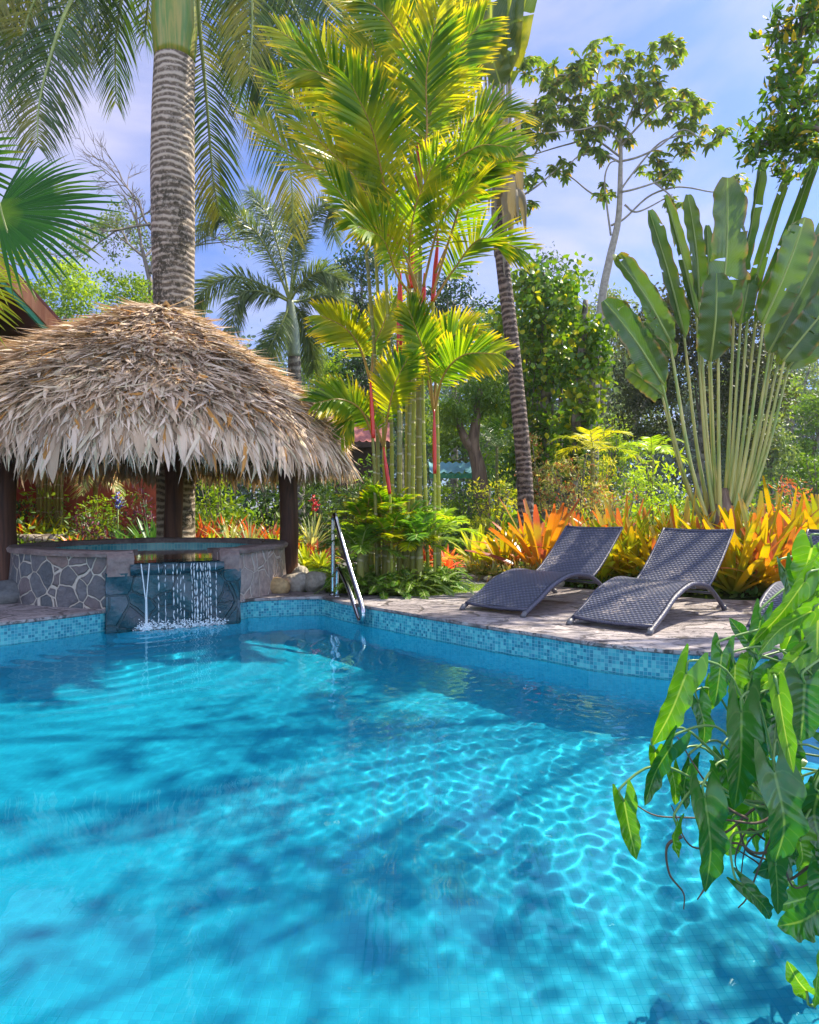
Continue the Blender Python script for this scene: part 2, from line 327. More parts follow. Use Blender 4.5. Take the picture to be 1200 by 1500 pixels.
deck_out = [(-9, -6), (9, -6), (9, 7.2), (4.2, 7.3), (3.3, 7.55), (2.4, 8.3), (1.75, 8.9), (1.2, 9.2), (.75, 8.9), (.5, 8.2), (.2, 7.75), (-.35, 7.85), (-.9, 8.1), (-1.3, 8.2), (-1.9, 8.4), (-5, 9.4), (-9, 9.4)]
v, t = ring_sheet(deck_out, [tuple(p) for p in offset(edge, .15)], .0); mb = MB().add(v, None, up(v, t)); tag(mb.build('flagstone_deck', M['flag'], smooth=False), kind='structure')
v, t = ring_sheet([(-90, -30), (90, -30), (90, 130), (-90, 130)], [tuple(p) for p in offset(edge, .25)], -.03); mb = MB().add(v, None, up(v, t)); tag(mb.build('ground', M['soil'], smooth=False), kind='structure')
mb = MB(); pth = np.array([(-.6, 8.9), (1.2, 8.6), (1.8, 9.0), (2.0, 9.9), (1.3, 10.6), (.6, 11.6), (-.6, 12.6), (-1.6, 13.0), (-1.7, 11.8), (-.9, 11.2), (-.2, 10.4), (-.4, 9.6)])
tr = up([(*p, 0) for p in pth], [list(x) for x in geometry.tessellate_polygon([[Vector((*p, 0)) for p in pth]])]); mb.add([(*p, -.008) for p in pth], None, tr); tag(mb.build('gravel_path', M['gravel'], smooth=False), kind='structure')
# water with real ripples (a displaced sheet inside the pool)
rng = np.random.default_rng(3)
def ripple(X, Y):
    Z = np.zeros_like(X); g = np.random.default_rng(11)
    chop = .35 + .9 / (1 + np.exp(-(X * .8 - Y * .12 + .6) * 1.6)) + .5 * np.exp(-((X + 1.2) ** 2 + (Y - 2.2) ** 2) / 2.5)
    chop += .6 * np.exp(-((X - 1.1) ** 2 + (Y - 3.9) ** 2) / 1.6)
    chop *= .22 + .78 / (1 + np.exp(-(Y - 3.1 + .5 * X) * 2.2))
    for k in range(90):
        wl = g.uniform(.06, .14) if k % 2 else g.uniform(.15, .8); a = g.normal(-.9, .85); kx, ky = 2 * PI / wl * math.cos(a), 2 * PI / wl * math.sin(a)
        env = .55 + .45 * np.sin(X * g.uniform(.5, 1.7) + Y * g.uniform(.5, 1.5) + g.uniform(0, 6))
        Z += (.0016 if k % 2 else .00046) * wl ** 1.3 * env * (chop ** 1.5 if k % 2 else .5 + .5 * chop) * np.sin(kx * X + ky * Y + g.uniform(0, 6) + 1.2 * np.sin(X * 1.3 + Y * .9 + k))
    rr = np.hypot(X + 2.55, Y - 6.6); Z += .0035 * np.exp(-rr * .75) * np.sin(rr * 26 + 1.5 * np.sin(X * 3))
    return Z
def water_mat(name, tint, fine=.12):
    m = NT(name); p = m.pos(); h = m.noise(9, 3, p, .5, .6)
    nb = m.bump(h, fine, .02)
    fr = m.n('Fresnel', IOR=1.33, Normal=nb).outputs[0]
    tr = m.n('BsdfTransparent', Color=tint).outputs[0]; rf = m.n('BsdfRefraction', Color=tint, Roughness=.0, IOR=1.2, Normal=nb).outputs[0]
    inn = m.n('MixShader', i0=.5, i1=tr, i2=rf).outputs[0]
    gl = m.n('BsdfGlossy', Color=(1., 1., 1.), Roughness=.03, Normal=nb).outputs[0]
    return m.done(m.n('MixShader', i0=fr, i1=inn, i2=gl).outputs[0])
m = NT('pool_water'); M['water'] = m.done(m.n('BsdfGlass', Color=(.63, .975, .995), Roughness=0., IOR=1.33).outputs[0])
xs = np.arange(-5.8, 3.3, .016); ys = np.concatenate([np.arange(-1.8, .6, .1), np.arange(.6, 8.0, .016)])
X, Y = np.meshgrid(xs, ys); V = np.stack([X, Y, -.2 + ripple(X, Y)], -1)
def inside(px, py, poly):
    r = np.zeros(px.shape, bool); j = len(poly) - 1
    for i in range(len(poly)):
        xi, yi = poly[i]; xj, yj = poly[j]; c = ((yi > py) != (yj > py)) & (px < (xj - xi) * (py - yi) / (yj - yi + 1e-12) + xi); r ^= c; j = i
    return r
po = offset(edge, .06); ins = inside(X, Y, po); sk = ~(ins[:-1, :-1] | ins[1:, 1:] | ins[:-1, 1:] | ins[1:, :-1])
mb = MB(); grid_sheet(mb, V, None, sk); pw = tag(mb.build('pool_water', M['water']), kind='structure'); pw.cycles.is_caustics_caster = True
for o in sc.objects:
    if o.name.startswith(('pool_floor', 'pool_wall_below')): o.cycles.is_caustics_receiver = True
# lawn
def grass(name, poly, z, n, h, mat, seed):
    g = np.random.default_rng(seed); poly = np.array(poly); lo, hi = poly.min(0), poly.max(0); q = g.uniform(lo, hi, (n * 2, 2)); q = q[inside(q[:, 0], q[:, 1], poly)][:n]; K = len(q)
    b = np.column_stack([q, np.full(K, z)]); a = g.uniform(0, 2 * PI, K); ln = h * g.uniform(.5, 1.2, K); lean = g.uniform(.1, .6, K)
    d = np.stack([np.cos(a), np.sin(a), 0 * a], 1); s = np.array([0, .5, 1.])[None, :, None]
    Pt = b[:, None] + d[:, None] * (lean * ln)[:, None, None] * s ** 2 + np.array([0, 0, 1.])[None, None] * ln[:, None, None] * s
    a2 = g.uniform(0, PI, K); sd = np.stack([np.cos(a2), np.sin(a2), 0 * a2], 1)[:, None] * np.array([.005, .004, .0005])[None, :, None]
    m_ = MB(); strips(m_, Pt, np.broadcast_to(sd, Pt.shape)); return tag(m_.build(name, mat), 'short bright grass of the lawn beside the boulders' if name == 'lawn_grass' else None, None, None, 'stuff')
M['grass'] = leaf_mat('grass', (.16, .34, .02), (.30, .44, .03), .35, rough=.6)
grass('lawn_grass', [(-1.75, 8.55), (-.2, 8.3), (-.3, 9.3), (-.9, 11.0), (-1.6, 12.4), (-3.2, 12.2), (-2.2, 9.6)], -.03, 26000, .07, M['grass'], 5)
grass('verge_grass', [(.25, 7.8), (.8, 8.2), (1.1, 8.9), (.6, 9.2), (.3, 8.6)], -.03, 5000, .05, M['grass'], 6)
# ---------------------------------------------------------------- spa with waterfall
cs = np.array([-3.13, 8.45]); R = 1.56
A = np.array([-2.99, 6.74]); B = np.array([-1.85, 7.36])
aB = math.atan2(*(B - cs)[::-1]); aA = math.atan2(*(A - cs)[::-1]) + 2 * PI
ang = np.linspace(aB, aA, 90); rad = R + (np.linalg.norm(B - cs) - R) * np.exp(-((ang - aB) / .18) ** 2) + (np.linalg.norm(A - cs) - R) * np.exp(-((ang - aA) / .18) ** 2)
arc = cs + rad[:, None] * np.stack([np.cos(ang), np.sin(ang)], 1)
n1, n2 = A + (B - A) * .19, A + (B - A) * .84
segL = np.linspace(A, n1, 5)[1:]; segR = np.linspace(n2, B, 5)[:-1]
outl = np.vstack([segR, arc, segL])                       # from notch right edge anticlockwise to notch left edge
nin = norm(cs - outl); inl = outl + nin * .26
RZ = .565
spa = thing('spa', 'round raised stone spa with spillway into the pool under the thatched roof', 'hot tub', (cs[0], cs[1], 0))
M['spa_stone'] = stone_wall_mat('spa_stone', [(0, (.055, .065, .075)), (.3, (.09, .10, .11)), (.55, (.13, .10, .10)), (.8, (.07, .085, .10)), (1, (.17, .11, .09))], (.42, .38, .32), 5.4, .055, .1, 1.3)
M['spa_sunlit'] = stone_wall_mat('spa_sunlit_stone', [(0, (.30, .22, .19)), (.5, (.40, .31, .27)), (1, (.33, .27, .24))], (.55, .46, .40), 4.6, .045, 0, 1.2)  # right side of the spa wall, warm sunlight painted into stone and mortar colours
M['slate'] = stone_wall_mat('wet_slate', [(0, (.010, .035, .05)), (.5, (.02, .06, .08)), (1, (.035, .075, .09))], (.02, .05, .06), 3.6, .03, .35, 1.0)
M['rim'] = rock_mat('rim_slab', (.16, .11, .10), (.26, .2, .18), 3)
def wallpart(idx, name, mat, z0=-.02, z1=RZ - .03):
    o = outl[idx]; zz = np.linspace(z0, z1, 8); V = np.zeros((8, len(o), 3))
    for i, z in enumerate(zz):
        fl = (.05 * (1 - (z - z0) / (z1 - z0)) ** 1.6 * np.clip(np.minimum(idx - 8, N_ - 8 - idx) / 14, 0, 1) - .03 * (np.minimum(idx, N_ - 1 - idx) < 7))[:, None]; V[i, :, :2] = o - nin[idx] * fl; V[i, :, 2] = z
    d = np.concatenate([[0], np.cumsum(np.linalg.norm(np.diff(o, axis=0), axis=1))]); uv = np.zeros((8, len(o), 2)); uv[..., 0] = d; uv[..., 1] = zz[:, None]
    m_ = MB(); grid_sheet(m_, V, uv); return m_.build(name, mat, spa)
k1 = 4 + 22; N_ = len(outl)
wallpart(np.arange(0, k1 + 1), 'wall', M['spa_sunlit'])['label'] = 'rough stone side wall coloured pinkish as if sunlit'
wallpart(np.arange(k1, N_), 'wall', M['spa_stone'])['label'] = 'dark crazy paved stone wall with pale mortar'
mb = MB(); V = np.zeros((5, N_, 3))
for i, (e, z) in enumerate([(outl - nin * .035, RZ - .045), (outl - nin * .045, RZ - .01), (outl - nin * .02, RZ + .012), (inl, RZ + .008), (inl + nin * .005, RZ - .05)]): V[i, :, :2] = e; V[i, :, 2] = z
jit = rng.normal(0, .006, V.shape[1]); V[:4, :, 2] += np.convolve(jit, np.ones(3) / 3, 'same'); grid_sheet(mb, V); mb.build('rim', M['rim'], spa, smooth=False)
mb = MB(); i2 = inl[3:-3]; V, uv = wallstrip(i2, -.4, RZ - .02, closed=False); grid_sheet(mb, V[:, ::-1], uv); mb.build('tile_lining', M['spa_tile'], spa)
mb = MB(); fl = np.vstack([inl, inl[:1]]); V = np.zeros((2, len(fl), 3)); V[0, :, :2] = cs; V[1, :, :2] = fl; V[..., 2] = -.1; grid_sheet(mb, V, np.stack([V[..., 0], V[..., 1]], -1)); mb.build('tile_floor', M['spa_tile'], spa)
# front face below the lip, with side returns, down into the pool
tn = norm(B - A); nn = np.array([tn[1], -tn[0]])
def fr(t, off, z): p = A + (B - A) * t + nn * off; return [p[0], p[1], z]
mb = MB(); g = np.random.default_rng(8); ph = g.uniform(0, 6, 6)
for z0_, z1_, t0_, t1_, nv, nu in ((-.36, .36, -.01, 1.01, 16, 30),):
    V = np.zeros((nv, nu, 3)); uv = np.zeros((nv, nu, 2))
    for i, z in enumerate(np.linspace(z0_, z1_, nv)):
        for j, t in enumerate(np.linspace(t0_, t1_, nu)): V[i, j] = fr(t, .06 + .014 * math.sin(z * 11 + t * 9 + ph[0]) + .012 * math.sin(t * 23 + z * 17 + ph[1]), z); uv[i, j] = (t * 1.3, z)
    grid_sheet(mb, V, uv)
mb.add([fr(-.01, .05, .36), fr(1.01, .05, .36), fr(1.01, -.1, .362), fr(-.01, -.1, .362)], [[0, 1, 2, 3]], None, [[0, 0], [1.3, 0], [1.3, .2], [0, .2]])
for s, tt in ((1, -.01), (-1, 1.01)):
    q = [fr(tt, .045, -.36), fr(tt, -.3, -.36), fr(tt, -.3, .36), fr(tt, .045, .36)]; mb.add(q, [[0, 1, 2, 3] if s < 0 else [3, 2, 1, 0]], None, [[0, 0], [.3, 0], [.3, 1.3], [0, 1.3]])
mb.build('front_face', M['slate'], spa)
def rbox(mb, t0, t1, o0, o1, z0, z1, r=.05, n=5):
    """rounded block in the spa front's frame"""
    prof = [(o0, z0), (o1, z0)] + [(o1 - r + r * math.sin(a), z1 - r + r * math.cos(a)) for a in np.linspace(PI / 2, 0, n)] + [(o0, z1)]
    ts = [t0 + .01, t0, t1, t1 - .01]; V = np.array([[fr(t, o if k in (1, 2) else o - .01, z if k in (1, 2) else z) for o, z in prof] for k, t in enumerate([t0, t0, t1, t1])])
    uv = np.array([[[t * 1.3 + i * .1, j * .1] for j in range(len(prof))] for i, t in enumerate(ts)]); grid_sheet(mb, V[1:3, ::-1], uv[1:3])
    for s, V1 in ((1, V[1]), (-1, V[2])):
        c = V1.mean(0); m_ = len(V1); vv = np.vstack([V1, c]); mb.add(vv, None, [[i, (i + 1) % m_, m_] if s > 0 else [(i + 1) % m_, i, m_] for i in range(m_)], np.tile([.1, .1], (m_ + 1, 1)))
mb = MB(); rbox(mb, .16, .87, -.34, .10, .335, .452, .05); mb.build('spillway_lip', M['slate'], spa)
for t0, t1 in ((.0, .19), (.84, 1.0)):
    mb = MB(); rbox(mb, t0, t1, -.30, .075, .33, RZ + .004, .09, 7); mb.build('spillway_cheek', M['rim'], spa, smooth=False)
M['spa_water'] = water_mat('spa_water', (.75, .95, .95), .05)
mb = MB(); ww = np.vstack([inl, inl[:1]]); V = np.zeros((2, len(ww), 3)); V[0, :, :2] = cs; V[1, :, :2] = ww + nin[np.r_[0:N_, 0]] * -.02; V[..., 2] = .462
mb.add([fr(.19, .09, .458), fr(.84, .09, .458), fr(.84, -.35, .462), fr(.19, -.35, .462)], [[0, 1, 2, 3]]); grid_sheet(mb, V); tag(mb.build('spa_water', M['spa_water'], smooth=False), kind='structure')
# falling streams and splash
m = NT('falling_water'); nf = m.noise(30, 2, m.pos())
M['fall'] = m.done(m.n('MixShader', i0=.42, i1=m.n('BsdfTransparent').outputs[0], i2=m.pbr((.85, .95, 1.), .12, .8)).outputs[0])
mb = MB(); g = np.random.default_rng(4)
for t, r0, kind in [(.245, .022, 2), (.36, .008, 1), (.47, .008, 1), (.50, .007, 1), (.55, .009, 1), (.61, .007, 1), (.65, .012, 1), (.68, .009, 1), (.72, .006, 1), (.755, .012, 1), (.80, .006, 1), (.41, .005, 1), (.525, .005, 1), (.63, .008, 1), (.70, .006, 1), (.735, .007, 1)]:
    if kind == 2:
        for a, b in ((.235, .262), (.295, .268)):
            z = np.linspace(.45, .10, 8); q = np.array([fr(a + (b - a) * k, .11 + .05 * k, zz) for k, zz in zip(np.linspace(0, 1, 8), z)]); tube(mb, q, [.007, .005, .006], 6)
        z = np.linspace(.12, -.2, 8); tube(mb, [fr(.267, .16 + .02 * k, zz) for k, zz in zip(np.linspace(0, 1, 8), z)], [.010, .012, .016], 6)
        continue
    z = .44
    while z > -.2:
        ln = g.uniform(.02, .09); k = (.44 - z) / .64; a = np.array(fr(t + g.normal(0, .003), .11 + .05 * k, z)); b = np.array(fr(t + g.normal(0, .003), .115 + .05 * k, z - ln)); tube(mb, [a, (a + b) / 2, b], [r0 * .3, r0 * g.uniform(.5, 1.1), r0 * .3], 5); z -= ln + g.uniform(-.012, .035) * (1.6 if t < .6 else .6)
for k in range(620):
    t = g.uniform(.2, .85) if g.random() < .7 else .267; rr = abs(g.normal(0, .07)); c = np.array(fr(t + g.normal(0, .02), .16 + rr, -.19 + abs(g.normal(0, .035)))); s = g.uniform(.003, .011); rock(mb, c, (s, s, s * .8), g, 4, 0)
tag(mb.build('waterfall', M['fall']), 'thin streams of water falling from the spa lip into the pool', None, None, 'stuff')
m = NT('foam'); nf = m.noise(22, 5, m.pos(), .7); nb = m.noise(3.5, 3, m.pos())
al = m.math('MULTIPLY', m.mapr(nf, .48, .6), m.mapr(m.xyz(m.uv())[1], .1, 1., 0., 1.)); M['foam'] = m.done(m.n('MixShader', i0=al, i1=m.n('BsdfTransparent').outputs[0], i2=m.pbr((.8, .92, .95), .6)).outputs[0])
mb = MB(); V = np.array([[fr(t, o, -.192) for t in np.linspace(.15, .9, 40)] for o in np.linspace(.06, .55, 12)]); uv = np.array([[[t, max(0, 1 - (o - .06) / .49) * min(1, (t - .15) * 12, (.9 - t) * 12)] for t in np.linspace(.15, .9, 40)] for o in np.linspace(.06, .55, 12)])
grid_sheet(mb, V, uv); tag(mb.build('splash_foam', M['foam']), 'white foam where the falling water hits the pool', None, None, 'stuff')
# ---------------------------------------------------------------- thatched shelter
M['thatch'] = (lambda m: (lambda r, u: m.done(m.n('MixShader', i0=.18, i1=m.pbr(m.mix(1., m.mix(m.math('GREATER_THAN', m.math('FRACT', m.math('MULTIPLY', r, 91.3)), .94),
    m.ramp(r, [(0, (.28, .19, .12)), (.25, (.53, .39, .26)), (.55, (.73, .56, .40)), (.8, (.86, .70, .54)), (1, (.62, .55, .35))]), (.56, .27, .07)),
    m.ramp(m.noise(1.1, 4, m.pos(), .6), [(.35, (.78, .78, .8)), (.65, (1.12, 1.08, 1.05))]), 'MULTIPLY'), .8, .2, m.bump(m.math('SINE', m.math('MULTIPLY', u[0], 9.)), .3, .004)),
    i2=m.n('BsdfTranslucent', Color=(.5, .33, .14)).outputs[0]).outputs[0]))(m.rnd(), m.xyz(m.uv())))(NT('thatch'))
M['thatch_under'] = plain('thatch_underlay', (.10, .07, .045), .9, .1)
M['post'] = wood_mat('dark_post_wood', (.045, .018, .012), (.15, .062, .035), (9, 9, 1.1))
hc = np.array([-3.22, 8.9]); ZA = 3.64; DROP = 2.12
def hut_r(a):
    c, s = np.cos(a), np.sin(a); rx = np.where(c < 0, 3.7, 2.32); ry = np.where(s < 0, 2.42, 2.3); return 1 / np.sqrt((c / rx) ** 2 + (s / ry) ** 2)
PR = np.array([0, .05, .145, .25, .40, .56, .77, .89, 1.0, 1.06]); PZ = np.array([0, .02, .085, .165, .285, .405, .59, .71, .87, 1.0])
def hut_pt(a, r):
    R_ = hut_r(a) * r; return np.stack([hc[0] + R_ * np.cos(a), hc[1] + R_ * np.sin(a), ZA - DROP * np.interp(r, PR, PZ)], -1)
hut = thing('thatched_shelter', 'round palm thatched shelter on dark wooden posts over the stone spa', 'shelter', (hc[0], hc[1], 0))
mb = MB(); a, r = np.meshgrid(np.linspace(0, 2 * PI, 73), np.linspace(.0, 1.0, 24)); V = hut_pt(a, r); V[..., 2] -= .09; grid_sheet(mb, V); rf = mb.build('roof', M['thatch_under'], hut)
g = np.random.default_rng(21); mb = MB()
rows = np.concatenate([np.linspace(.03, .97, 50), [.985, 1.0, 1.01]])
for ri, r0 in enumerate(rows):
    K = int(80 + 1080 * min(r0, 1)); a = np.linspace(0, 2 * PI, K, endpoint=False) + g.normal(0, .5 / K ** .5 * .3, K); n = 5; last = r0 > .9
    r1 = r0 + g.normal(0, .012, K); ln = g.uniform(.34, .62, K) * (1.0 if not last else .8); b = hut_pt(a, np.clip(r1, .01, 1.02)); f = hut_pt(a, np.clip(r1, .01, 1.02) + .05)
    T = norm(f - b); rad = norm(np.stack([np.cos(a), np.sin(a), 0 * a], -1)); U = np.array([0, 0, 1.]); Nn = norm(np.cross(np.cross(T, U), T)); Sd = np.cross(T, Nn)
    sk = g.normal(0, .45, K)[:, None]; T = norm(T + Sd * sk); lift = np.abs(g.normal(.03, .10, K)); curl = g.normal(.0, .10, K); s = np.linspace(0, 1, n)[None, :, None]
    dn = (np.clip((r1 - .86) / .12, 0, 1))[:, None, None]
    Pt = b[:, None] + T[:, None] * (ln[:, None, None] * s) * (1 - .45 * dn * s) + Nn[:, None] * (lift[:, None, None] * s * ln[:, None, None] * 1.3 + curl[:, None, None] * s ** 3 * ln[:, None, None] + .015) + Sd[:, None] * (g.normal(0, .06, K)[:, None, None] * s ** 2) - U * (dn * s ** 1.5 * ln[:, None, None] * .55)
    wd = np.where(g.random(K) < .42, g.uniform(.014, .027, K), g.uniform(.004, .010, K)) * np.where(g.random(K) < .03, 2.2, 1); tw = g.normal(0, .5, K)[:, None, None] * s
    side = norm(Sd - T * sk)[:, None] * np.cos(tw) + Nn[:, None] * np.sin(tw); prof = np.array([.7, 1, .95, .7, .06])[None, :, None]
    strips(mb, Pt, side * wd[:, None, None] * prof, Nn[:, None] * (wd[:, None, None] * prof * .4))
mb.build('thatch', M['thatch'], rf)
for (x, y, r, zt, b0) in [(-5.28, 8.95, .125, 1.75, -.05), (-3.68, 10.65, .14, 1.8, -.05), (-1.63, 9.2, .125, 1.75, -.05)]:
    mb = MB(); gg = np.random.default_rng(int(abs(x) * 10)); z = np.linspace(b0, zt, 14); tube(mb, np.stack([x + .012 * np.sin(z * 4 + x), y + .01 * np.cos(z * 3), z], 1), [r * 1.12, r, r * .97, r * 1.0], 12); mb.build('post', M['post'], hut)
mb = MB()
for a0 in np.linspace(0, 2 * PI, 12, endpoint=False): tube(mb, hut_pt(np.full(6, a0), np.linspace(.05, .97, 6)) - np.array([0, 0, .17]), .035, 6)
ph = np.linspace(0, 2 * PI, 40); tube(mb, hut_pt(ph, np.full(40, .86)) - np.array([0, 0, .24]), .05, 6); mb.build('rafters', M['post'], hut)
# ---------------------------------------------------------------- sun loungers
def wicker_mat():
    m = NT('wicker'); u = m.xyz(m.uv()); a = m.math('MULTIPLY', u[0], 2 * PI / .058); b = m.math('MULTIPLY', u[1], 2 * PI / .040)
    wv = m.math('MULTIPLY', m.math('SINE', a), m.math('SINE', b)); row = m.math('ABSOLUTE', m.math('SINE', m.math('MULTIPLY', a, 1.)))
    h = m.math('ADD', m.math('MULTIPLY', wv, .3), row); nz_ = m.noise(2.5, 5, m.pos(), .7)
    col = m.mix(m.mapr(h, .1, 1.25), (.004, .004, .009), (.10, .108, .165)); wear = m.math('MULTIPLY', m.mapr(nz_, .55, .64), m.mapr(m.noise(40, 2, m.pos()), .45, .6))
    col = m.mix(m.math('MULTIPLY', wear, .6), col, (.36, .30, .26)); col = m.mix(m.mapr(m.math('ABSOLUTE', wv), .0, .10, .55, 0.), col, (.012, .012, .02))
    return m.done(m.pbr(col, .42, .5, m.bump(h, 1., .006)))
M['wicker'] = wicker_mat(); M['rail_wrap'] = plain('wicker_wrap', (.05, .05, .08), .4, .5, var=.3, scale=60, bs=.6); M['foot_cap'] = plain('grey_foot_cap', (.10, .10, .11), .4)
def lounger(loc, rz, label):
    t = thing('sun_lounger', label, 'sun lounger', (0, 0, 0), 'dark wicker sun loungers on the flagstone deck')
    Wd = .73; seat = [(.05, .07), (.28, .165), (.52, .275), (.84, .345), (1.08, .335), (1.34, .262)]; back = [(1.30, .262), (1.46, .34), (1.68, .49), (1.88, .645), (2.05, .785)]
    def sheet(prof, n, nm, y0=.025):
        C = curve([(x, 0, z) for x, z in prof], n); arc_ = np.concatenate([[0], np.cumsum(np.linalg.norm(np.diff(C, axis=0), axis=1))]); ys_ = np.linspace(-y0, -Wd + y0, 10)
        T, N_, S_ = frames(C, (0, 0, 1.)); m_ = MB(); prof_r = [(C, 1), (C - N_ * .022, -1)]
        for Cc, sg in prof_r:
            V = np.zeros((n, 10, 3)); V[..., 0] = Cc[:, None, 0]; V[..., 2] = Cc[:, None, 2] - .012 * np.sin(PI * (np.arange(10) / 9))[None]; V[..., 1] = ys_[None]
            uv = np.zeros((n, 10, 2)); uv[..., 0] = arc_[:, None]; uv[..., 1] = ys_[None]; grid_sheet(m_, V if sg > 0 else V[:, ::-1], uv if sg > 0 else uv[:, ::-1])
        for e in (0, -1):
            m_.add([[C[e, 0], ys_[0], C[e, 2]], [C[e, 0], ys_[-1], C[e, 2]], [C[e, 0] - N_[e, 0] * .022, ys_[-1], C[e, 2] - .022], [C[e, 0] - N_[e, 0] * .022, ys_[0], C[e, 2] - .022]], [[0, 1, 2, 3]])
        return m_.build(nm, M['wicker'], t), C
    _, Cs = sheet(seat, 34, 'seat'); _, Cb = sheet(back, 26, 'backrest')
    railp = [(0, .02), (.07, .055), (.28, .14), (.52, .25), (.84, .322), (1.11, .312), (1.34, .26), (1.56, .15), (1.70, .06), (1.77, .012)]
    for y in (-.012, -Wd + .012):
        m_ = MB(); tube(m_, [(x, y, z) for x, z in railp], [.021, .023, .023, .021], 10, 40); m_.build('side_rail', M['rail_wrap'], t)
        m_ = MB(); tube(m_, Cb + np.array([0, y, 0]), .014, 8); m_.build('backrest_edge', M['rail_wrap'], t)
        for x0, sx in ((0, 1), (1.77, -1)): m_ = MB(); tube(m_, [(x0 - sx * .022, y, .002), (x0 + sx * .018, y, .042)], .025, 10); m_.build('foot_cap', M['foot_cap'], t)
    for C, i, nm in ((Cs, 0, 'front_edge'), (Cb, -1, 'top_edge')): m_ = MB(); tube(m_, [(C[i, 0], -.01, C[i, 2] - .006), (C[i, 0], -Wd / 2, C[i, 2] - .02), (C[i, 0], -Wd + .01, C[i, 2] - .006)], .016, 8, 8); m_.build(nm, M['rail_wrap'], t)
    m_ = MB(); tube(m_, [(1.02, -.02, .285), (1.02, -Wd + .02, .285)], .012, 8); tube(m_, [(1.45, -.02, .2), (1.45, -Wd + .02, .2)], .012, 8); m_.build('crossbar', M['foot_cap'], t)
    t.location = loc; t.rotation_euler = (0, 0, rz); return t
lg = lounger((.52, 6.76, 0), math.radians(47.8), 'dark wicker sun lounger farthest from the camera, beside the palm clump')
dup(lg, (1.37, 5.88, 0), math.radians(47.8), 1, 'dark wicker sun lounger seen whole, second along the deck')
dup(lg, (2.66, 5.42, 0), math.radians(47.8), 1, 'wicker sun lounger half hidden behind the arrow leaved plant')
# ---------------------------------------------------------------- pool handrail
M['chrome'] = plain('polished_steel', (.42, .44, .48), .16, .5, 1.0, .06, 5, .02)
hr = thing('pool_handrail', 'bent stainless steel handrail at the far pool edge', 'handrail', (-.85, 7.9, 0))
d = norm(np.array([.43, -1.02, 0])); b0 = np.array([-.885, 7.9, 0])
mb = MB(); tube(mb, [b0, b0 + [0, 0, .42], b0 + [0, 0, .82], b0 + d * .012 + [0, 0, .89], b0 + d * .06 + [0, 0, .925], b0 + d * .12 + [0, 0, .895], b0 + d * .2 + [0, 0, .80], b0 + d * .62 + [0, 0, .38], b0 + d * 1.02 + [0, 0, 0.02], b0 + d * 1.08 + [0, 0, -.07], b0 + d * 1.06 + [0, 0, -.135], b0 + d * .99 + [0, 0, -.155], b0 + d * .91 + [0, 0, -.115], b0 + d * .6 + [0, 0, .13], b0 + d * .30 + [0, 0, .30], b0 + d * .21 + [0, 0, .315], b0 + d * .17 + [0, 0, .27], b0 + d * .16 + [0, 0, .0]], .027, 14, 150); mb.build('rail', M['chrome'], hr)
for k in (0, .16):
    c = b0 + d * k; mb = MB(); tube(mb, [c + [0, 0, .0], c + [0, 0, .012], c + [0, 0, .02]], [.045, .043, .024], 16); mb.build('floor_flange', M['chrome'], hr)
# ---------------------------------------------------------------- boulders
M['bould'] = rock_mat('tan_boulder', (.30, .25, .19), (.46, .41, .34)); M['bould2'] = rock_mat('orange_boulder', (.42, .26, .11), (.52, .38, .2)); M['bould3'] = rock_mat('grey_boulder', (.10, .11, .12), (.18, .18, .17))
for i, (px, py, D, s, mt, lb) in enumerate([
    (405, 858, 8.15, (.17, .15, .12), 'bould2', 'small orange brown boulder at the foot of the spa wall'), (433, 853, 8.35, (.18, .17, .15), 'bould', 'smooth tan boulder just right of the orange one'),
    (463, 852, 8.35, (.16, .17, .15), 'bould', 'cream boulder beside the steel handrail'), (440, 832, 9.0, (.15, .16, .15), 'bould', 'rounded pale boulder by the foot of the right post'), (428, 815, 9.5, (.14, .15, .16), 'bould', 'tall pale boulder behind the right post'),
    (478, 846, 8.7, (.17, .15, .13), 'bould', 'flat cream boulder behind the handrail'), (390, 846, 8.8, (.1, .1, .1), 'bould', 'small tan stone between spa wall and post'), (8, 878, 7.35, (.30, .24, .16), 'bould3', 'large dark grey boulder at the left of the spa')]):
    g = np.random.default_rng(40 + i); c = P(px, py, D); c[2] = s[2] * .62; mb = MB(); rock(mb, c, s, g, 18, .12); tag(mb.build('boulder', M[mt], None, (c[0], c[1], 0)), lb, 'boulder', 'boulders around the spa')
# ---------------------------------------------------------------- maroon house at the left
M['fascia'] = wood_mat('orange_fascia', (.30, .11, .05), (.42, .19, .09)); M['soffit'] = (lambda m: (lambda p: m.done(m.pbr(m.mix(m.mapr(m.math('FRACT', m.math('MULTIPLY', p[1], 7.)), .0, .08, 1., 0.), (.085, .018, .022), (.02, .006, .008)), .6)))(m.xyz(m.pos())))(NT('maroon_soffit'))
M['terra'] = plain('terracotta_wall', (.36, .085, .04), .85, .2); M['green_trim'] = plain('green_trim', (.03, .22, .12), .5); M['rooftile'] = plain('dark_roof_tiles', (.16, .05, .04), .8)
hs = thing('house', 'maroon gabled house with orange fascia boards behind the thatched shelter', 'house', (-10, 12, 0))
ex, ez, rx, rz_ = -5.5, 3.92, -8.5, 6.83; hrot = lambda v: (np.asarray(v, float) - [ex, 11., 0]) @ np.array([[.7071, .7071, 0], [-.7071, .7071, 0], [0, 0, 1]]) + [ex, 11., 0]; sl = (rz_ - ez) / (ex - rx); y0, y1 = 11.0, 18.0
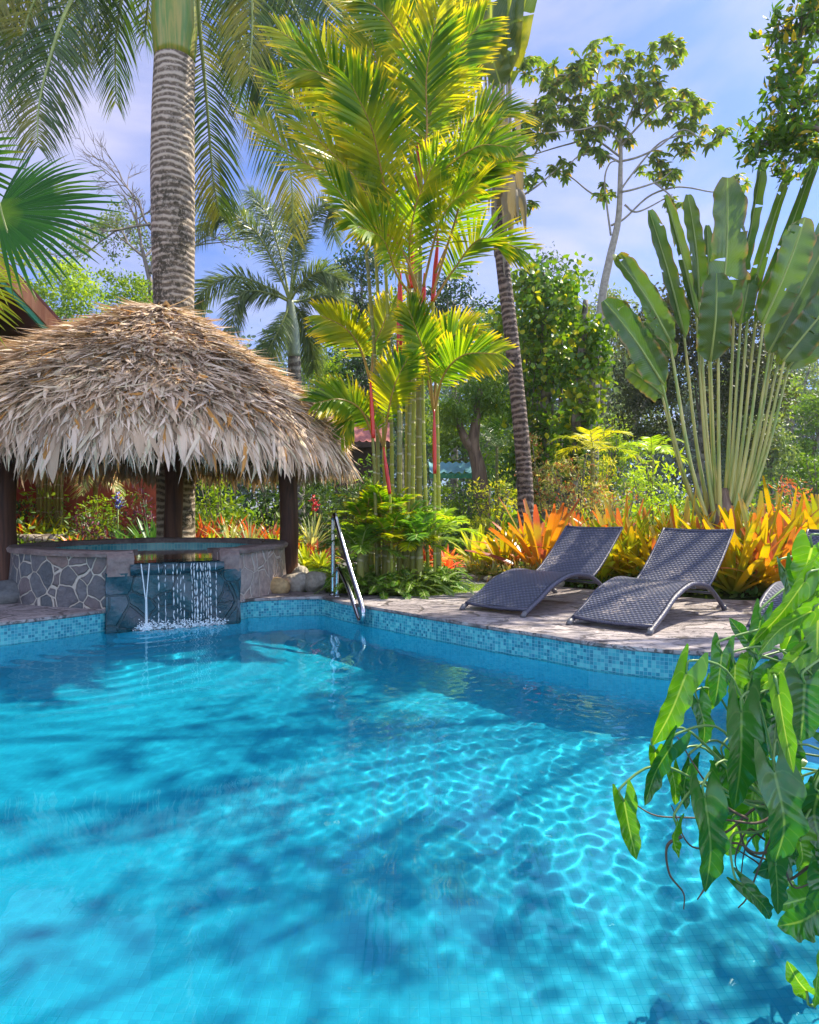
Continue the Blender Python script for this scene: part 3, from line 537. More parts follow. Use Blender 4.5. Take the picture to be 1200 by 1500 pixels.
def rake(off0, off1, ya, yb, nm, mt, x0=rx, x1=ex, par=hs):
    m_ = MB(); pr = [(x0, ez + (ex - x0) * sl + off0), (x1, ez + (ex - x1) * sl + off0), (x1, ez + (ex - x1) * sl + off1), (x0, ez + (ex - x0) * sl + off1)]
    v = np.array([[x, y, z] for y in (ya, yb) for x, z in pr]); 
    v = hrot(v)
    for f in ([0, 1, 2, 3], [7, 6, 5, 4], [4, 5, 1, 0], [5, 6, 2, 1], [6, 7, 3, 2], [7, 4, 0, 3]): m_.add(v[f], [[0, 1, 2, 3]])
    return m_.build(nm, mt, par, smooth=False)
roofo = rake(0, -.06, y0, y1, 'roof', M['rooftile']); rake(-.065, -.10, y0 + .02, y1, 'soffit', M['soffit']); rake(-.10, -.36, y0 - .06, y0, 'fascia', M['fascia']); rake(-.37, -.46, y0 - .02, y0 + .05, 'green_trim', M['green_trim'])
m_ = MB(); v = []
pr = [(2 * rx - ex, ez - .06), (rx, rz_ - .06), (rx, rz_), (2 * rx - ex, ez)]; v = np.array([[x, y, z] for y in (y0, y1) for x, z in pr]); v = hrot(v)
for f in ([0, 1, 2, 3], [7, 6, 5, 4], [4, 5, 1, 0], [6, 7, 3, 2]): m_.add(v[f], [[0, 1, 2, 3]])
m_.build('roof', M['rooftile'], hs, smooth=False)
mb = MB(); xl = 2 * rx + 6.3; pg = hrot([(xl, y0 + .9, 0), (-6.3, y0 + .9, 0), (-6.3, y0 + .9, ez + .8 * sl - .15), (rx, y0 + .9, rz_ - .2), (xl, y0 + .9, ez + .8 * sl - .15)]); mb.add(pg, None, [[0, 1, 2], [0, 2, 3], [0, 3, 4]]); mb.add(hrot([(-6.3, y0 + .9, 0), (-6.3, y1 - .5, 0), (-6.3, y1 - .5, ez + .8 * sl - .15), (-6.3, y0 + .9, ez + .8 * sl - .15)]), [[0, 1, 2, 3]]); mb.build('wall', M['soffit'], hs, smooth=False)
mb = MB(); tube(mb, hrot([(-6.35, 11.35, 4.1), (-8.4, 11.35, 5.9)]), .07, 6); mb.build('brace', M['fascia'], hs)
mb = MB(); box(mb, (-6.6, 14.2, .85), (3.9, .22, 1.8)); box(mb, (-6.6, 14.2, 1.78), (4.0, .3, .07)); tag(mb.build('garden_wall', M['terra'], None, (-6.6, 14.2, 0), False), 'terracotta painted garden wall behind the shelter planting', 'wall')
bedp = np.array([(-9, 10.6), (-5.4, 10.9), (-4.4, 11.15), (-3.4, 11.1), (-2.6, 10.9), (-2.05, 11.2), (-1.9, 12.6), (-1.3, 13.3), (.4, 13.6), (1.2, 15), (-2, 17), (-14, 17), (-14, 11)])
cb = np.array([-5, 13.6]); mb = MB(); V = np.zeros((4, len(bedp) + 1, 3)); bb = np.vstack([bedp, bedp[:1]])
for i, (k, z) in enumerate([(1, -.04), (.985, .12), (.93, .26), (0, .30)]): V[i, :, :2] = cb + (bb - cb) * k; V[i, :, 2] = z
grid_sheet(mb, V); tag(mb.build('planting_bed', M['soil']), kind='structure')
# pale stone planter wall under the hut
M['pale_stone'] = stone_wall_mat('pale_stone', [(0, (.36, .31, .25)), (.5, (.5, .44, .36)), (1, (.42, .36, .28))], (.16, .12, .09), 7, .08, 0, 1.2)
a = np.linspace(-.1, 2.9, 24); c = np.array([-7.2, 13.3]); ar = np.stack([c[0] + 1.25 * np.sin(a), c[1] - 1.25 * np.cos(a)], 1); mb = MB(); V, uv = wallstrip(ar, -.03, .42, False); grid_sheet(mb, V, uv)
V = np.zeros((4, 24, 3)); nr = norm(ar - c)
for i, (o, z) in enumerate([(.05, .42), (.06, .53), (-.25, .54), (-.25, .3)]): V[i, :, :2] = ar + nr * o; V[i, :, 2] = z
grid_sheet(mb, V, np.stack([V[..., 0], V[..., 2]], -1)); tag(mb.build('planter_wall', M['pale_stone'], None, (-7.2, 13.3, 0)), 'low pale curved stone planter wall behind the spa', 'planter')
# far small buildings
def gable(nm, lb, cat, c, w_, dp, zt, zr, mroof, wallm, ov=.4, posts=True):
    t = thing(nm, lb, cat, (c[0], c[1], 0)); m_ = MB(); n = int(w_ / .09); xs_ = np.linspace(c[0] - w_ / 2, c[0] + w_ / 2, n); cor = .03 * np.sin(np.linspace(0, n * PI / 2, n)); cor = .03 * np.cos(np.arange(n) * PI)
    V = np.zeros((3, n, 3)); V[..., 0] = xs_
    for i, (y, z) in enumerate([(c[1] - dp / 2, zt), (c[1], zr), (c[1] + dp / 2, zt)]): V[i, :, 1] = y; V[i, :, 2] = z + cor
    grid_sheet(m_, V, np.stack([V[..., 0], V[..., 1]], -1)); m_.build('roof', mroof, t)
    m_ = MB(); box(m_, (c[0], c[1] - dp / 2 - .03, zt - .09), (w_, .05, .14)); m_.build('fascia', wallm, t, smooth=False)
    if posts:
        for sx in (-1, 1):
            for sy in (-1, 1): m_ = MB(); tube(m_, [(c[0] + sx * (w_ / 2 - .2), c[1] + sy * (dp / 2 - .2), -.03), (c[0] + sx * (w_ / 2 - .2), c[1] + sy * (dp / 2 - .2), zt)], .06, 8); m_.build('post', wallm, t)
    else: m_ = MB(); box(m_, (c[0], c[1], zt / 2), (w_ - ov * 2, dp - ov * 2, zt)); m_.build('wall', wallm, t, smooth=False)
    return t
M['redtile'] = plain('red_clay_tiles', (.36, .11, .08), .7, var=.35, scale=9); M['bluetin'] = plain('blue_corrugated_tin', (.10, .27, .30), .45, var=.2); M['darkwood'] = plain('dark_timber', (.05, .03, .02), .8)
gable('cottage', 'small cottage with red clay tiled roof far behind the palm stems', 'cottage', (P(524, 0, 20)[0], 20), 2.0, 2.4, 2.85, 3.5, M['redtile'], M['darkwood'], posts=False)
gable('open_shed', 'open shed with blue green corrugated roof behind the palms', 'shed', (P(668, 0, 20)[0], 20), 1.6, 2.0, 2.0, 2.35, M['bluetin'], M['green_trim'])
# ---------------------------------------------------------------- plant makers
UPV = np.array([0, 0, 1.])
def frond(mbL, mbR, ctrl, nrm, n, L_, W_, g, a0=.45, a1=1.0, droop=.25, lift=.25, start=.18, plum=False, rr=(.018, .004), segs=5, tipf=.35, wprof=(.55, 1, .9, .6, .05), stiff=2.0):
    C = curve(ctrl, 60); x = np.linspace(0, 59, 60); tt = np.linspace(start, 1, n)
    T0, N0, S0 = frames(C, nrm)
    if mbR is not None: tube(mbR, C[::2], list(rr), 6)
    al = []
    for sd in (-1, 1):
        t = np.clip(tt + g.normal(0, .25 / n, n), 0, 1); ix = t * 59; i = np.minimum(ix.astype(int), 58); f = (ix - i)[:, None]
        c = C[i] * (1 - f) + C[i + 1] * f; T, N, S = T0[i], N0[i], S0[i] * sd; u = (t - start) / (1 - start)
        pr = np.minimum(.45 + 1.6 * u, 1) * np.where(u > .6, 1 - (1 - tipf) * ((u - .6) / .4) ** 1.4, 1); ln = L_ * pr * g.uniform(.88, 1.08, n)
        a = (a0 + (a1 - a0) * u + g.normal(0, .05, n))[:, None]
        if plum:
            th = g.uniform(-1.3, 1.3, n)[:, None]; out = S * np.cos(th) + N * np.sin(th)
        else: out = norm(S + N * (lift + g.normal(0, .07, n)[:, None]))
        d = norm(out * np.cos(a) + T * np.sin(a)); s = np.linspace(0, 1, segs)[None, :, None]
        dr = droop * g.uniform(.6, 1.4, n)[:, None, None]
        Pt = c[:, None] + ln[:, None, None] * (d[:, None] * s) - UPV * dr * (s ** stiff) * ln[:, None, None]
        wv = norm(np.cross(d, N if not plum else norm(np.cross(T, out)))); wv = norm(wv + g.normal(0, .25, wv.shape)); w_ = W_ * np.clip(pr, .6, 1)[:, None, None] * .5 * np.interp(np.linspace(0, 1, segs), np.linspace(0, 1, len(wprof)), wprof)[None, :, None]
        al.append((Pt, wv[:, None] * w_))
    Pa = np.concatenate([q[0] for q in al]); Sa = np.concatenate([q[1] for q in al]); strips(mbL, Pa, Sa)
def rosette(mb, c, n, L_, W_, g, e0=.25, e1=1.35, arch=.6, prof=(.75, 1, 1, .85, .05), segs=6, tilt=None, fold=.25):
    """strap leaves from one heart: e0/e1 = lowest and highest elevation angle"""
    az = np.arange(n) * 2.4 + g.normal(0, .2, n); k = np.linspace(0, 1, n); el = e0 + (e1 - e0) * k + g.normal(0, .08, n); ln = L_ * g.uniform(.75, 1.1, n) * (.85 + .15 * np.sin(k * PI))
    h = np.stack([np.cos(az), np.sin(az), 0 * az], 1); s = np.linspace(0, 1, segs)[None, :, None]; r0 = .05 * L_
    d = h * np.cos(el)[:, None] + UPV * np.sin(el)[:, None]; ar = (arch * g.uniform(.5, 1.4, n) * np.cos(el) ** .7)[:, None, None]
    Pt = np.asarray(c) + h[:, None] * r0 * (1 - k)[:, None, None] + ln[:, None, None] * (d[:, None] * s + (h[:, None] * .15 - UPV * .55) * ar * s ** 2.3)
    sd = np.cross(h, UPV); nn_ = norm(np.cross(sd, d)); tw = g.normal(0, .25, n)[:, None]; sv = norm(sd + nn_ * tw)
    w_ = (W_ * g.uniform(.8, 1.15, n))[:, None, None] * .5 * np.interp(np.linspace(0, 1, segs), np.linspace(0, 1, len(prof)), prof)[None, :, None]
    strips(mb, Pt, sv[:, None] * w_, nn_[:, None] * w_ * -fold if fold else None)
def leaf_cloud(mb, c, size, g, aspect=.45, droop=.5, fold=.2, out=None):
    """K separate leaves at c (K,3): rhombic blades folded at the midrib"""
    K = len(c); sz = size * g.uniform(.6, 1.25, K)[:, None]; d = g.normal(size=(K, 3)); d[:, 2] -= droop
    if out is not None: d = d + out
    d = norm(d); b = norm(np.cross(d, g.normal(size=(K, 3)))); b = norm(b - UPV * b[:, 2:3] * .6); nn_ = norm(np.cross(d, b)); h = sz * aspect * .5
    V = np.stack([c, c + d * sz * .28 + b * h * .85, c + d * sz * .65 + b * h * .8, c + d * sz - nn_ * sz * .08, c + d * sz * .65 - b * h * .8, c + d * sz * .28 - b * h * .85], 1)
    V[:, [1, 2, 4, 5]] += nn_[:, None] * (h * fold)[:, None]
    i = (np.arange(K) * 6)[:, None]; q = np.concatenate([i + [0, 1, 2, 3], i + [0, 3, 4, 5]])
    uv = np.tile(np.array([[0, 0], [1, .3], [1, .65], [0, 1], [-1, .65], [-1, .3]]), (K, 1)); mb.add(V.reshape(-1, 3), q, None, uv)
def clumps(g, blobs, per, cs_, n):
    """leaf positions: blobs (x,y,z,rx,ry,rz) -> `per` clumps on each -> n leaves each"""
    out = []; cc = []
    for b in blobs:
        k = per if np.isscalar(per) else per; d = norm(g.normal(size=(k, 3))); r = g.uniform(.45, 1, k)[:, None] ** .5; q = np.array(b[:3]) + d * r * np.array(b[3:]); cc.append(q)
        s = cs_ * g.uniform(.6, 1.3, (k, 1, 1)) * np.array([1, 1, .62]); out.append((q[:, None] + g.normal(size=(k, n, 3)) * s).reshape(-1, 3))
    return np.concatenate(out), np.concatenate(cc)
BARK = {'grey': ringed_mat('grey_bark', (.24, .21, .17), (.10, .085, .07), 2.5, .3), 'brown': wood_mat('brown_bark', (.09, .055, .035), (.22, .15, .10), (9, 9, 2.))}
def tree(name, label, cat, base, blobs, per, cs_, n, leaf, asp, lm, bark, tr, seed, group=None, droop=.5, lean=None, limbs=8):
    g = np.random.default_rng(seed); base = np.asarray(base, float); t = thing(name, label, cat, base, group); c, cc = clumps(g, blobs, per, cs_, n)
    mb = MB(); leaf_cloud(mb, c, leaf, g, asp, droop); mb.build('crown', lm, t)
    m_ = MB(); ctr = np.mean([b[:3] for b in blobs], 0); top = ctr + [0, 0, .25 * max(b[5] for b in blobs)]
    mid = (base + top) / 2 + np.array([g.normal(0, .25), g.normal(0, .2), 0]) * tr * 4; tube(m_, [base, mid, top], [tr, tr * .75, tr * .3], 10, 24)
    for k in g.choice(len(cc), min(limbs, len(cc)), replace=False):
        a = base + (top - base) * g.uniform(.45, .85); a = a + (mid - (base + top) / 2) * .9; tube(m_, [a, (a + cc[k]) / 2 + [0, 0, -.05 * np.linalg.norm(cc[k] - a)], cc[k]], [tr * .38, tr * .25, tr * .08], 6, 10)
    m_.build('trunk', bark, t); return t
def pxtree(name, label, cat, px, yt, yb, hw, D, lm, seed, dens=1., leaf=None, bark='grey', group=None, nb=7, asp=.5, tr=None, droop=.5, gz=-.03, ragged=.55, limbs=8):
    """tree from its picture box at distance D"""
    g = np.random.default_rng(seed + 500); s = D / F; zt, zb = 1 + (745 - yt) * s, max(1 + (745 - yb) * s, .3); X = (px - 600) * s; hwm = hw * s; H = zt - zb; rz = H / 2; bl = []
    for k in range(nb):
        u = g.uniform(-1, 1); v = g.uniform(-1, 1) * math.sqrt(max(0, 1 - u * u * .8)); w_ = g.uniform(.28, .5)
        bl.append((X + u * hwm * (1 - w_ * .8), D + g.uniform(-.5, .5) * hwm, (zt + zb) / 2 + v * rz * (1 - w_ * .8), hwm * w_, hwm * w_ * .9, rz * w_))
    bl.append((X, D, zt - rz * .35, hwm * .45, hwm * .45, rz * .35))
    lf = leaf or max(.10, .0085 * D); tot = dens * 3.6 * (2 * hw * (yb - yt)) / ((lf / s) ** 2 * asp) ; per = max(6, int(hw / 4.5)); n = int(max(8, tot / (per * (nb + 1))))
    return tree(name, label, cat, (X, D, gz), bl, per, max(lf * 1.3, hwm * .115), n, lf, asp, lm, BARK[bark], tr or max(.08, .012 * zt + .05), seed, group, droop, limbs=limbs)
# ---------------------------------------------------------------- leaf colours
GR = {
 'lip': leaf_mat('lipstick_leaf', (.055, .17, .004), (.23, .34, .006), .5, (.72, .52, .015), .86, rough=.35, spec=.4, boost=1.9, patch=(1.5, (.48, .45, .008), .55)),
 'royal': leaf_mat('royal_leaf', (.022, .065, .012), (.075, .145, .015), .36, (.30, .26, .03), 1.0, rough=.4, boost=1.7, patch=(.9, (.34, .30, .02), .5)),
 'foxtail': leaf_mat('foxtail_leaf', (.07, .13, .05), (.17, .24, .10), .35, rough=.4),
 'fan': leaf_mat('fan_leaf', (.010, .085, .004), (.03, .15, .006), .4, (.40, .22, .06), 1.05, spec=.25, rough=.42, boost=1.7, patch=(1.6, (.16, .30, .01), .6)),
 'fanyellow': leaf_mat('yellow_fan_leaf', (.30, .40, .01), (.48, .50, .02), .5, boost=1.6),
 'rav': leaf_mat('traveller_leaf', (.03, .095, .014), (.085, .18, .018), .32, (.32, .30, .05), 1.12, (.22, .36, .06), .26, .7, veins=260, boost=1.4, patch=(.8, (.10, .17, .02), .7), edge=(.22, .15, .05)),
 'ravdark': leaf_mat('dark_paddle_leaf', (.05, .10, .02), (.10, .16, .02), .4, mid=(.35, .42, .05), rough=.3, veins=220, patch=(2., (.40, .38, .02), .5)),
 'dry': leaf_mat('dry_leaf', (.22, .19, .15), (.36, .31, .25), .15, rough=.8, spec=.2),
 'phil': leaf_mat('philodendron_leaf', (.010, .085, .018), (.03, .15, .012), .38, mid=(.14, .27, .06), rough=.22, spec=.8, veins=52, boost=1.7),
 'philnew': leaf_mat('young_philodendron_leaf', (.04, .19, .006), (.12, .32, .008), .45, mid=(.34, .50, .08), rough=.24, spec=.7, veins=52, boost=1.6),
 'cecro': leaf_mat('cecropia_leaf', (.06, .15, .008), (.20, .31, .01), .4, (.36, .33, .03), .9, rough=.5, rare=(.93, (.42, .30, .03))),
 'ficus': leaf_mat('ficus_leaf', (.05, .15, .015), (.14, .27, .02), .45, rough=.3, rare=(.93, (.55, .42, .03))),
 'vine': leaf_mat('vine_leaf', (.05, .15, .010), (.16, .30, .012), .4, rough=.35, rare=(.88, (.42, .44, .02)), patch=(.7, (.26, .32, .02), .5)),
 'bright': leaf_mat('bright_leaf', (.14, .29, .008), (.34, .46, .01), .45, rough=.45, patch=(.5, (.06, .15, .02), .6)),
 'mid': leaf_mat('mid_leaf', (.05, .14, .008), (.15, .27, .012), .4, rough=.45, patch=(.4, (.24, .32, .03), .5)),
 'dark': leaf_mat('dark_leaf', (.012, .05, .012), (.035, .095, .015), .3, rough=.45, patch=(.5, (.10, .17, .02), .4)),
 'darkred': leaf_mat('dark_reddish_leaf', (.022, .045, .015), (.075, .085, .025), .3, rough=.5, patch=(.6, (.14, .18, .03), .35)),
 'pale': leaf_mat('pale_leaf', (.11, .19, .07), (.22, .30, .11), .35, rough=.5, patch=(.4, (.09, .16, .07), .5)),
 'blue': leaf_mat('haze_tinted_leaf', (.05, .11, .08), (.10, .17, .11), .3, rough=.6, patch=(.3, (.05, .10, .08), .6)),  # distance haze put into the leaf colour of far trees
 'yellowshrub': leaf_mat('yellow_shrub_leaf', (.42, .48, .02), (.60, .56, .03), .45, rough=.45, patch=(1.5, (.12, .28, .02), .6)),
 'lime': leaf_mat('lime_leaf', (.26, .46, .015), (.42, .56, .03), .45, rough=.4),
 'varieg': leaf_mat('variegated_leaf', (.30, .34, .06), (.60, .56, .26), .35, rough=.45, rare=(.7, (.45, .14, .06)), patch=(2.5, (.10, .20, .03), .7)),
 'redshrub': leaf_mat('coral_red_leaf', (.55, .075, .05), (.72, .19, .10), .4, rough=.45),
 'brom': leaf_mat('orange_bromeliad', (.36, .22, .008), (.58, .46, .01), .42, (.66, .34, .015), 1.0, rough=.28, spec=.5, boost=1.2, base=(.20, .24, .02), rare=(.86, (.46, .13, .04)), patch=(2.2, (.20, .32, .012), .85)),
 'bromfire': leaf_mat('fiery_bromeliad', (.50, .12, .02), (.62, .32, .015), .42, (.50, .10, .04), .8, rough=.3, spec=.5, boost=1.2, base=(.22, .26, .02), rare=(.7, (.30, .07, .06)), patch=(1.8, (.36, .38, .02), .6)),
 'bromred': leaf_mat('red_bromeliad', (.40, .05, .02), (.60, .16, .03), .42, rough=.35, boost=1.3, base=(.28, .20, .03), rare=(.7, (.16, .045, .04))),
 'bromsmall': leaf_mat('small_bromeliad', (.16, .22, .04), (.36, .36, .10), .3, (.45, .16, .08), .8, rough=.4, patch=(3, (.10, .07, .04), .7)),
 'bromcoral': leaf_mat('coral_bromeliad', (.75, .17, .07), (.85, .30, .14), .35, rough=.4),
 'bromgreen': leaf_mat('yellow_green_bromeliad', (.30, .42, .02), (.55, .58, .04), .45, rough=.35, boost=1.3),
 'stripe': leaf_mat('striped_bromeliad', (.34, .38, .16), (.60, .60, .34), .3, mid=(.16, .24, .05), rough=.4, base=(.35, .09, .06)),
 'agave': leaf_mat('agave_leaf', (.04, .15, .04), (.09, .24, .08), .25, mid=(.30, .40, .2), rough=.4),
 'purple': leaf_mat('purple_leaf', (.10, .02, .05), (.22, .045, .09), .3, rough=.4, rare=(.7, (.06, .12, .03))),
 'fern': leaf_mat('fern_leaf', (.06, .19, .02), (.16, .34, .03), .42, rough=.45, patch=(2, (.32, .42, .02), .5)),
 'cover': leaf_mat('ground_cover_leaf', (.045, .12, .015), (.13, .24, .02), .35, rough=.5, patch=(1.2, (.35, .40, .03), .5)),
}
M['royal_trunk'] = ringed_mat('royal_trunk', (.46, .375, .29), (.12, .088, .06), 9.5, .8, .40, distort=2.0)
M['crownshaft'] = leaf_mat('crownshaft', (.10, .21, .015), (.14, .25, .02), .0, rough=.25)
def streaky(name, c1, c2, rough=.3, sc_=(14, 14, .8)):
    m = NT(name); mpv = m.n('Mapping', Vector=m.pos()); mpv.inputs['Scale'].default_value = sc_; n1 = m.noise(1, 4, mpv.outputs[0], .6, .8)
    return m.done(m.pbr(m.mix(m.mapr(n1, .38, .62), c1, c2), rough, .5, m.bump(n1, .2, .01)))
M['crownshaft'] = streaky('crownshaft', (.09, .19, .012), (.30, .26, .04)); M['redshaft'] = streaky('red_crownshaft', (.42, .008, .006), (.62, .03, .01), .3)
M['cane'] = ringed_mat('green_cane', (.30, .31, .03), (.50, .44, .20), 3.6, .45, .07, .4, .5); M['cane2'] = ringed_mat('olive_cane', (.20, .19, .03), (.40, .36, .2), 3.9, .6, .07, .4, .6)
M['petiole'] = plain('pale_green_petiole', (.28, .36, .10), .35, var=.25, scale=3); M['redpet'] = plain('reddish_rachis', (.36, .20, .03), .4); M['rachis'] = plain('green_rachis', (.22, .27, .06), .45); M['twig'] = plain('grey_twig', (.16, .13, .10), .8); M['phpet'] = plain('philodendron_stalk', (.14, .26, .06), .35); M['root'] = plain('aerial_root', (.10, .065, .04), .7)
# ---------------------------------------------------------------- royal palm behind the shelter
D0 = 11.3; bx = P(253, 0, D0)[0]
rp_ = thing('royal_palm', 'huge royal palm with ringed pale trunk rising behind the thatched roof', 'palm tree', (bx, D0, -.03))
sc_ = D0 / F
mb = MB(); zs = np.array([-.03, .6, 2.5, 4.2, 5.4, 6.6, 7.6, 8.45]); rr = np.array([30, 27, 27, 28, 30.5, 31, 30, 28.5]) * sc_; cx = np.array([258, 258, 257, 255, 254, 253, 254, 256]); zz = np.linspace(-.03, 8.45, 60)
tube(mb, np.stack([(np.interp(zz, zs, cx) - 600) * sc_, np.full(60, D0), zz], 1), list(np.interp(zz, zs, rr)), 28); mb.build('trunk', M['royal_trunk'], rp_)
mb = MB(); zz = np.linspace(8.40, 11.3, 24); tube(mb, np.stack([(256 - 600) * sc_ + 0 * zz, np.full(24, D0), zz], 1), [.325, .375, .35, .29, .24, .17], 24); mb.build('crownshaft', M['crownshaft'], rp_)
g = np.random.default_rng(77)
top = P(256, -160, D0)
def pxl(lst, D, dD=0.): n = len(lst); return [P(x, y, D + dD * i / max(1, n - 1)) for i, (x, y) in enumerate(lst)]
RF = [([(256, -160), (285, -90), (292, 30), (303, 150), (312, 260), (322, 315)], 1.2, .72, 88, 1.1), ([(256, -160), (320, -110), (352, 60), (392, 125), (424, 240), (430, 345)], .6, .75, 95, .95), ([(256, -160), (170, -110), (105, 0), (78, 70), (58, 150), (55, 215)], -1.2, .8, 95, .9),
      ([(256, -160), (215, -110), (185, -30), (170, 60), (170, 150)], .8, .62, 70, 1.1), ([(256, -160), (130, -130), (40, -20), (12, 70), (-8, 170)], .4, .85, 90, .9), ([(256, -160), (300, -150), (380, -70), (430, 10), (470, 110), (480, 180)], .9, .8, 90, .9),
      ([(256, -160), (160, -170), (60, -80), (0, 10), (-40, 90)], 1.4, .8, 80, .9), ([(256, -160), (340, -150), (400, -50), (410, 60), (398, 150)], 1.6, .75, 80, .9), ([(256, -160), (240, -130), (225, -60), (215, 20), (212, 60)], 1.7, .5, 50, 1.),
      ([(256, -160), (300, -120), (330, -30), (345, 60), (352, 150)], 1.9, .62, 70, 1.), ([(256, -160), (200, -140), (140, -50), (122, 30), (118, 90)], 1.5, .7, 75, 1.), ([(256, -160), (150, -170), (50, -110), (-20, -30), (-30, 40)], -.6, .8, 85, .9), ([(256, -160), (180, -150), (90, -70), (40, 30), (30, 120)], -.5, .8, 90, .95), ([(256, -160), (330, -160), (430, -90), (480, -20), (500, 60)], -.4, .8, 80, .9), ([(256, -160), (190, -150), (150, -90), (140, -10), (150, 70)], .3, .6, 70, 1.), ([(256, -160), (310, -140), (360, -60), (370, 20), (365, 110)], -.2, .7, 80, 1.)]
for k, (pts, dD, L_, n, dr) in enumerate(RF):
    ml, mr = MB(), MB(); frond(ml, mr, pxl(pts, D0, dD), (g.normal(0, .25), -1, .25), int(n * 1.5), L_, .030, g, .25, .8, dr * .62, .1, .22, k % 2 == 0 and k > 2, (.055, .008), 5, .4)
    fr_ = ml.build('frond', GR['royal'], rp_); mr.build('rachis', M['rachis'], fr_)
# ---------------------------------------------------------------- red-stemmed lipstick palm clump
D0 = 8.8; lp = thing('lipstick_palm', 'tall clump palm with green canes, bright red crownshafts and arching yellow green fronds', 'palm tree', (P(590, 0, D0)[0], D0, 0))
g = np.random.default_rng(5)
canes = [((556, 800), (551, 560), (534, 335), 4.5, 0, (533, 335, 532, 250)), ((567, 812), (560, 560), (548, 330), 4.5, .25, None), ((577, 805), (572, 560), (562, 330), 4.5, .1, (561, 332, 560, 260)), ((585, 850), (586, 560), (586, 525), 6, -.35, (586, 527, 586, 395)), ((603, 830), (606, 560), (612, 300), 6, 0, (613, 300, 613, 200)),
         ((595, 800), (598, 500), (604, 200), 5, .5, None), ((615, 830), (614, 500), (618, 115), 6.5, .3, (618, 118, 620, 60)), ((628, 820), (620, 600), (619, 460), 4, -.1, (620, 462, 622, 400)), ((637, 812), (637, 740), (637, 692), 3.5, -.5, (637, 694, 636, 600)), ((553, 800), (549, 700), (546, 640), 4, -.5, (547, 642, 543, 560)), ((575, 800), (572, 740), (570, 722), 3.5, -.7, (571, 724, 562, 655)), ((645, 812), (640, 600), (634, 440), 4.5, .4, (634, 442, 642, 345)), ((596, 835), (600, 620), (602, 420), 5, -.2, (602, 422, 604, 340))]
for i, (a, b, c, r, dd, rs) in enumerate(canes):
    D = D0 + dd; mb = MB(); q = [P(a[0], a[1], D), P(*b, D), P(*c, D)]; q[0] = np.array([q[0][0], D, -.03]); tube(mb, q, [r * D / F * .68, r * D / F * .55], 12, 40); o = mb.build('stem', M['cane' if i % 3 else 'cane2'], lp)
    if rs: mb = MB(); tube(mb, [P(rs[0], rs[1], D), P((rs[0] + rs[2]) / 2, (rs[1] + rs[3]) / 2, D), P(rs[2], rs[3], D)], [r * D / F * .74, r * D / F * .84, r * D / F * .34], 12, 14); mb.build('crownshaft', M['redshaft'], lp)
LF = [([(590, 400), (545, 300), (480, 200), (402, 112)], .62, .5, 0), ([(585, 400), (530, 280), (440, 235), (368, 168)], .55, -.3, 0), ([(600, 420), (565, 280), (545, 190), (512, 118)], .66, -.9, 0), ([(618, 440), (585, 360), (530, 320), (486, 268)], .55, -1.0, 0), ([(534, 330), (520, 200), (480, 100), (410, 45)], .66, .4, 1),
      ([(562, 330), (548, 180), (535, 60), (500, -30)], .7, .3, 1), ([(612, 300), (630, 170), (660, 90), (706, 32)], .6, -.2, 0), ([(612, 310), (640, 210), (665, 140), (680, 62)], .6, .5, 0), ([(615, 290), (655, 210), (710, 165), (760, 165)], .55, .2, 0), ([(634, 430), (665, 330), (690, 260), (752, 232)], .64, -.6, 0),
      ([(638, 400), (680, 300), (700, 240), (716, 190)], .6, .6, 1), ([(636, 440), (665, 395), (705, 350), (766, 366)], .5, -.3, 0), ([(618, 110), (640, 50), (665, 5), (700, -30)], .6, .2, 1), ([(618, 110), (600, 40), (575, -20), (520, -50)], .66, -.2, 1), ([(603, 340), (590, 200), (585, 90), (600, -10)], .66, .4, 1), ([(620, 120), (624, 20), (622, -60), (640, -120)], .6, 0, 1), ([(562, 330), (540, 210), (490, 120), (440, 100)], .62, -.6, 0), ([(590, 400), (560, 330), (520, 260), (440, 180)], .6, -.8, 0), ([(612, 300), (625, 200), (625, 110), (640, 20)], .62, -.5, 0), ([(618, 110), (590, 60), (550, 10), (500, 0)], .6, -.6, 0), ([(612, 300), (650, 250), (700, 215), (745, 215)], .55, -.9, 0), ([(620, 420), (640, 340), (660, 300), (700, 270)], .55, -1.1, 0), ([(600, 430), (580, 400), (560, 350), (520, 330)], .5, -1.2, 0), ([(604, 330), (618, 230), (640, 150), (648, 90)], .6, .3, 1), ([(534, 330), (528, 240), (500, 160), (455, 90)], .6, .6, 0), ([(590, 380), (575, 240), (560, 130), (540, 40)], .66, .1, 1),
      ([(618, 460), (600, 380), (610, 300), (640, 230)], .55, -.7, 0), ([(586, 395), (578, 330), (545, 250), (500, 215)], .58, -.6, 0),
      ([(543, 560), (528, 510), (505, 480), (470, 462)], .42, -.5, 0), ([(547, 640), (528, 600), (498, 585), (465, 590)], .42, -.6, 0), ([(562, 655), (570, 600), (580, 560), (600, 520)], .42, -.4, 0), ([(636, 605), (628, 540), (612, 490), (598, 452)], .45, -.5, 0), ([(636, 605), (650, 550), (680, 520), (730, 518)], .45, -.7, 0), ([(636, 605), (640, 545), (655, 500), (690, 478)], .45, -.2, 0), ([(636, 605), (626, 550), (622, 510), (640, 470)], .42, .3, 0), ([(543, 565), (548, 510), (560, 480), (575, 440)], .42, .1, 0), ([(562, 655), (548, 620), (520, 600), (500, 640)], .36, -.3, 0)]
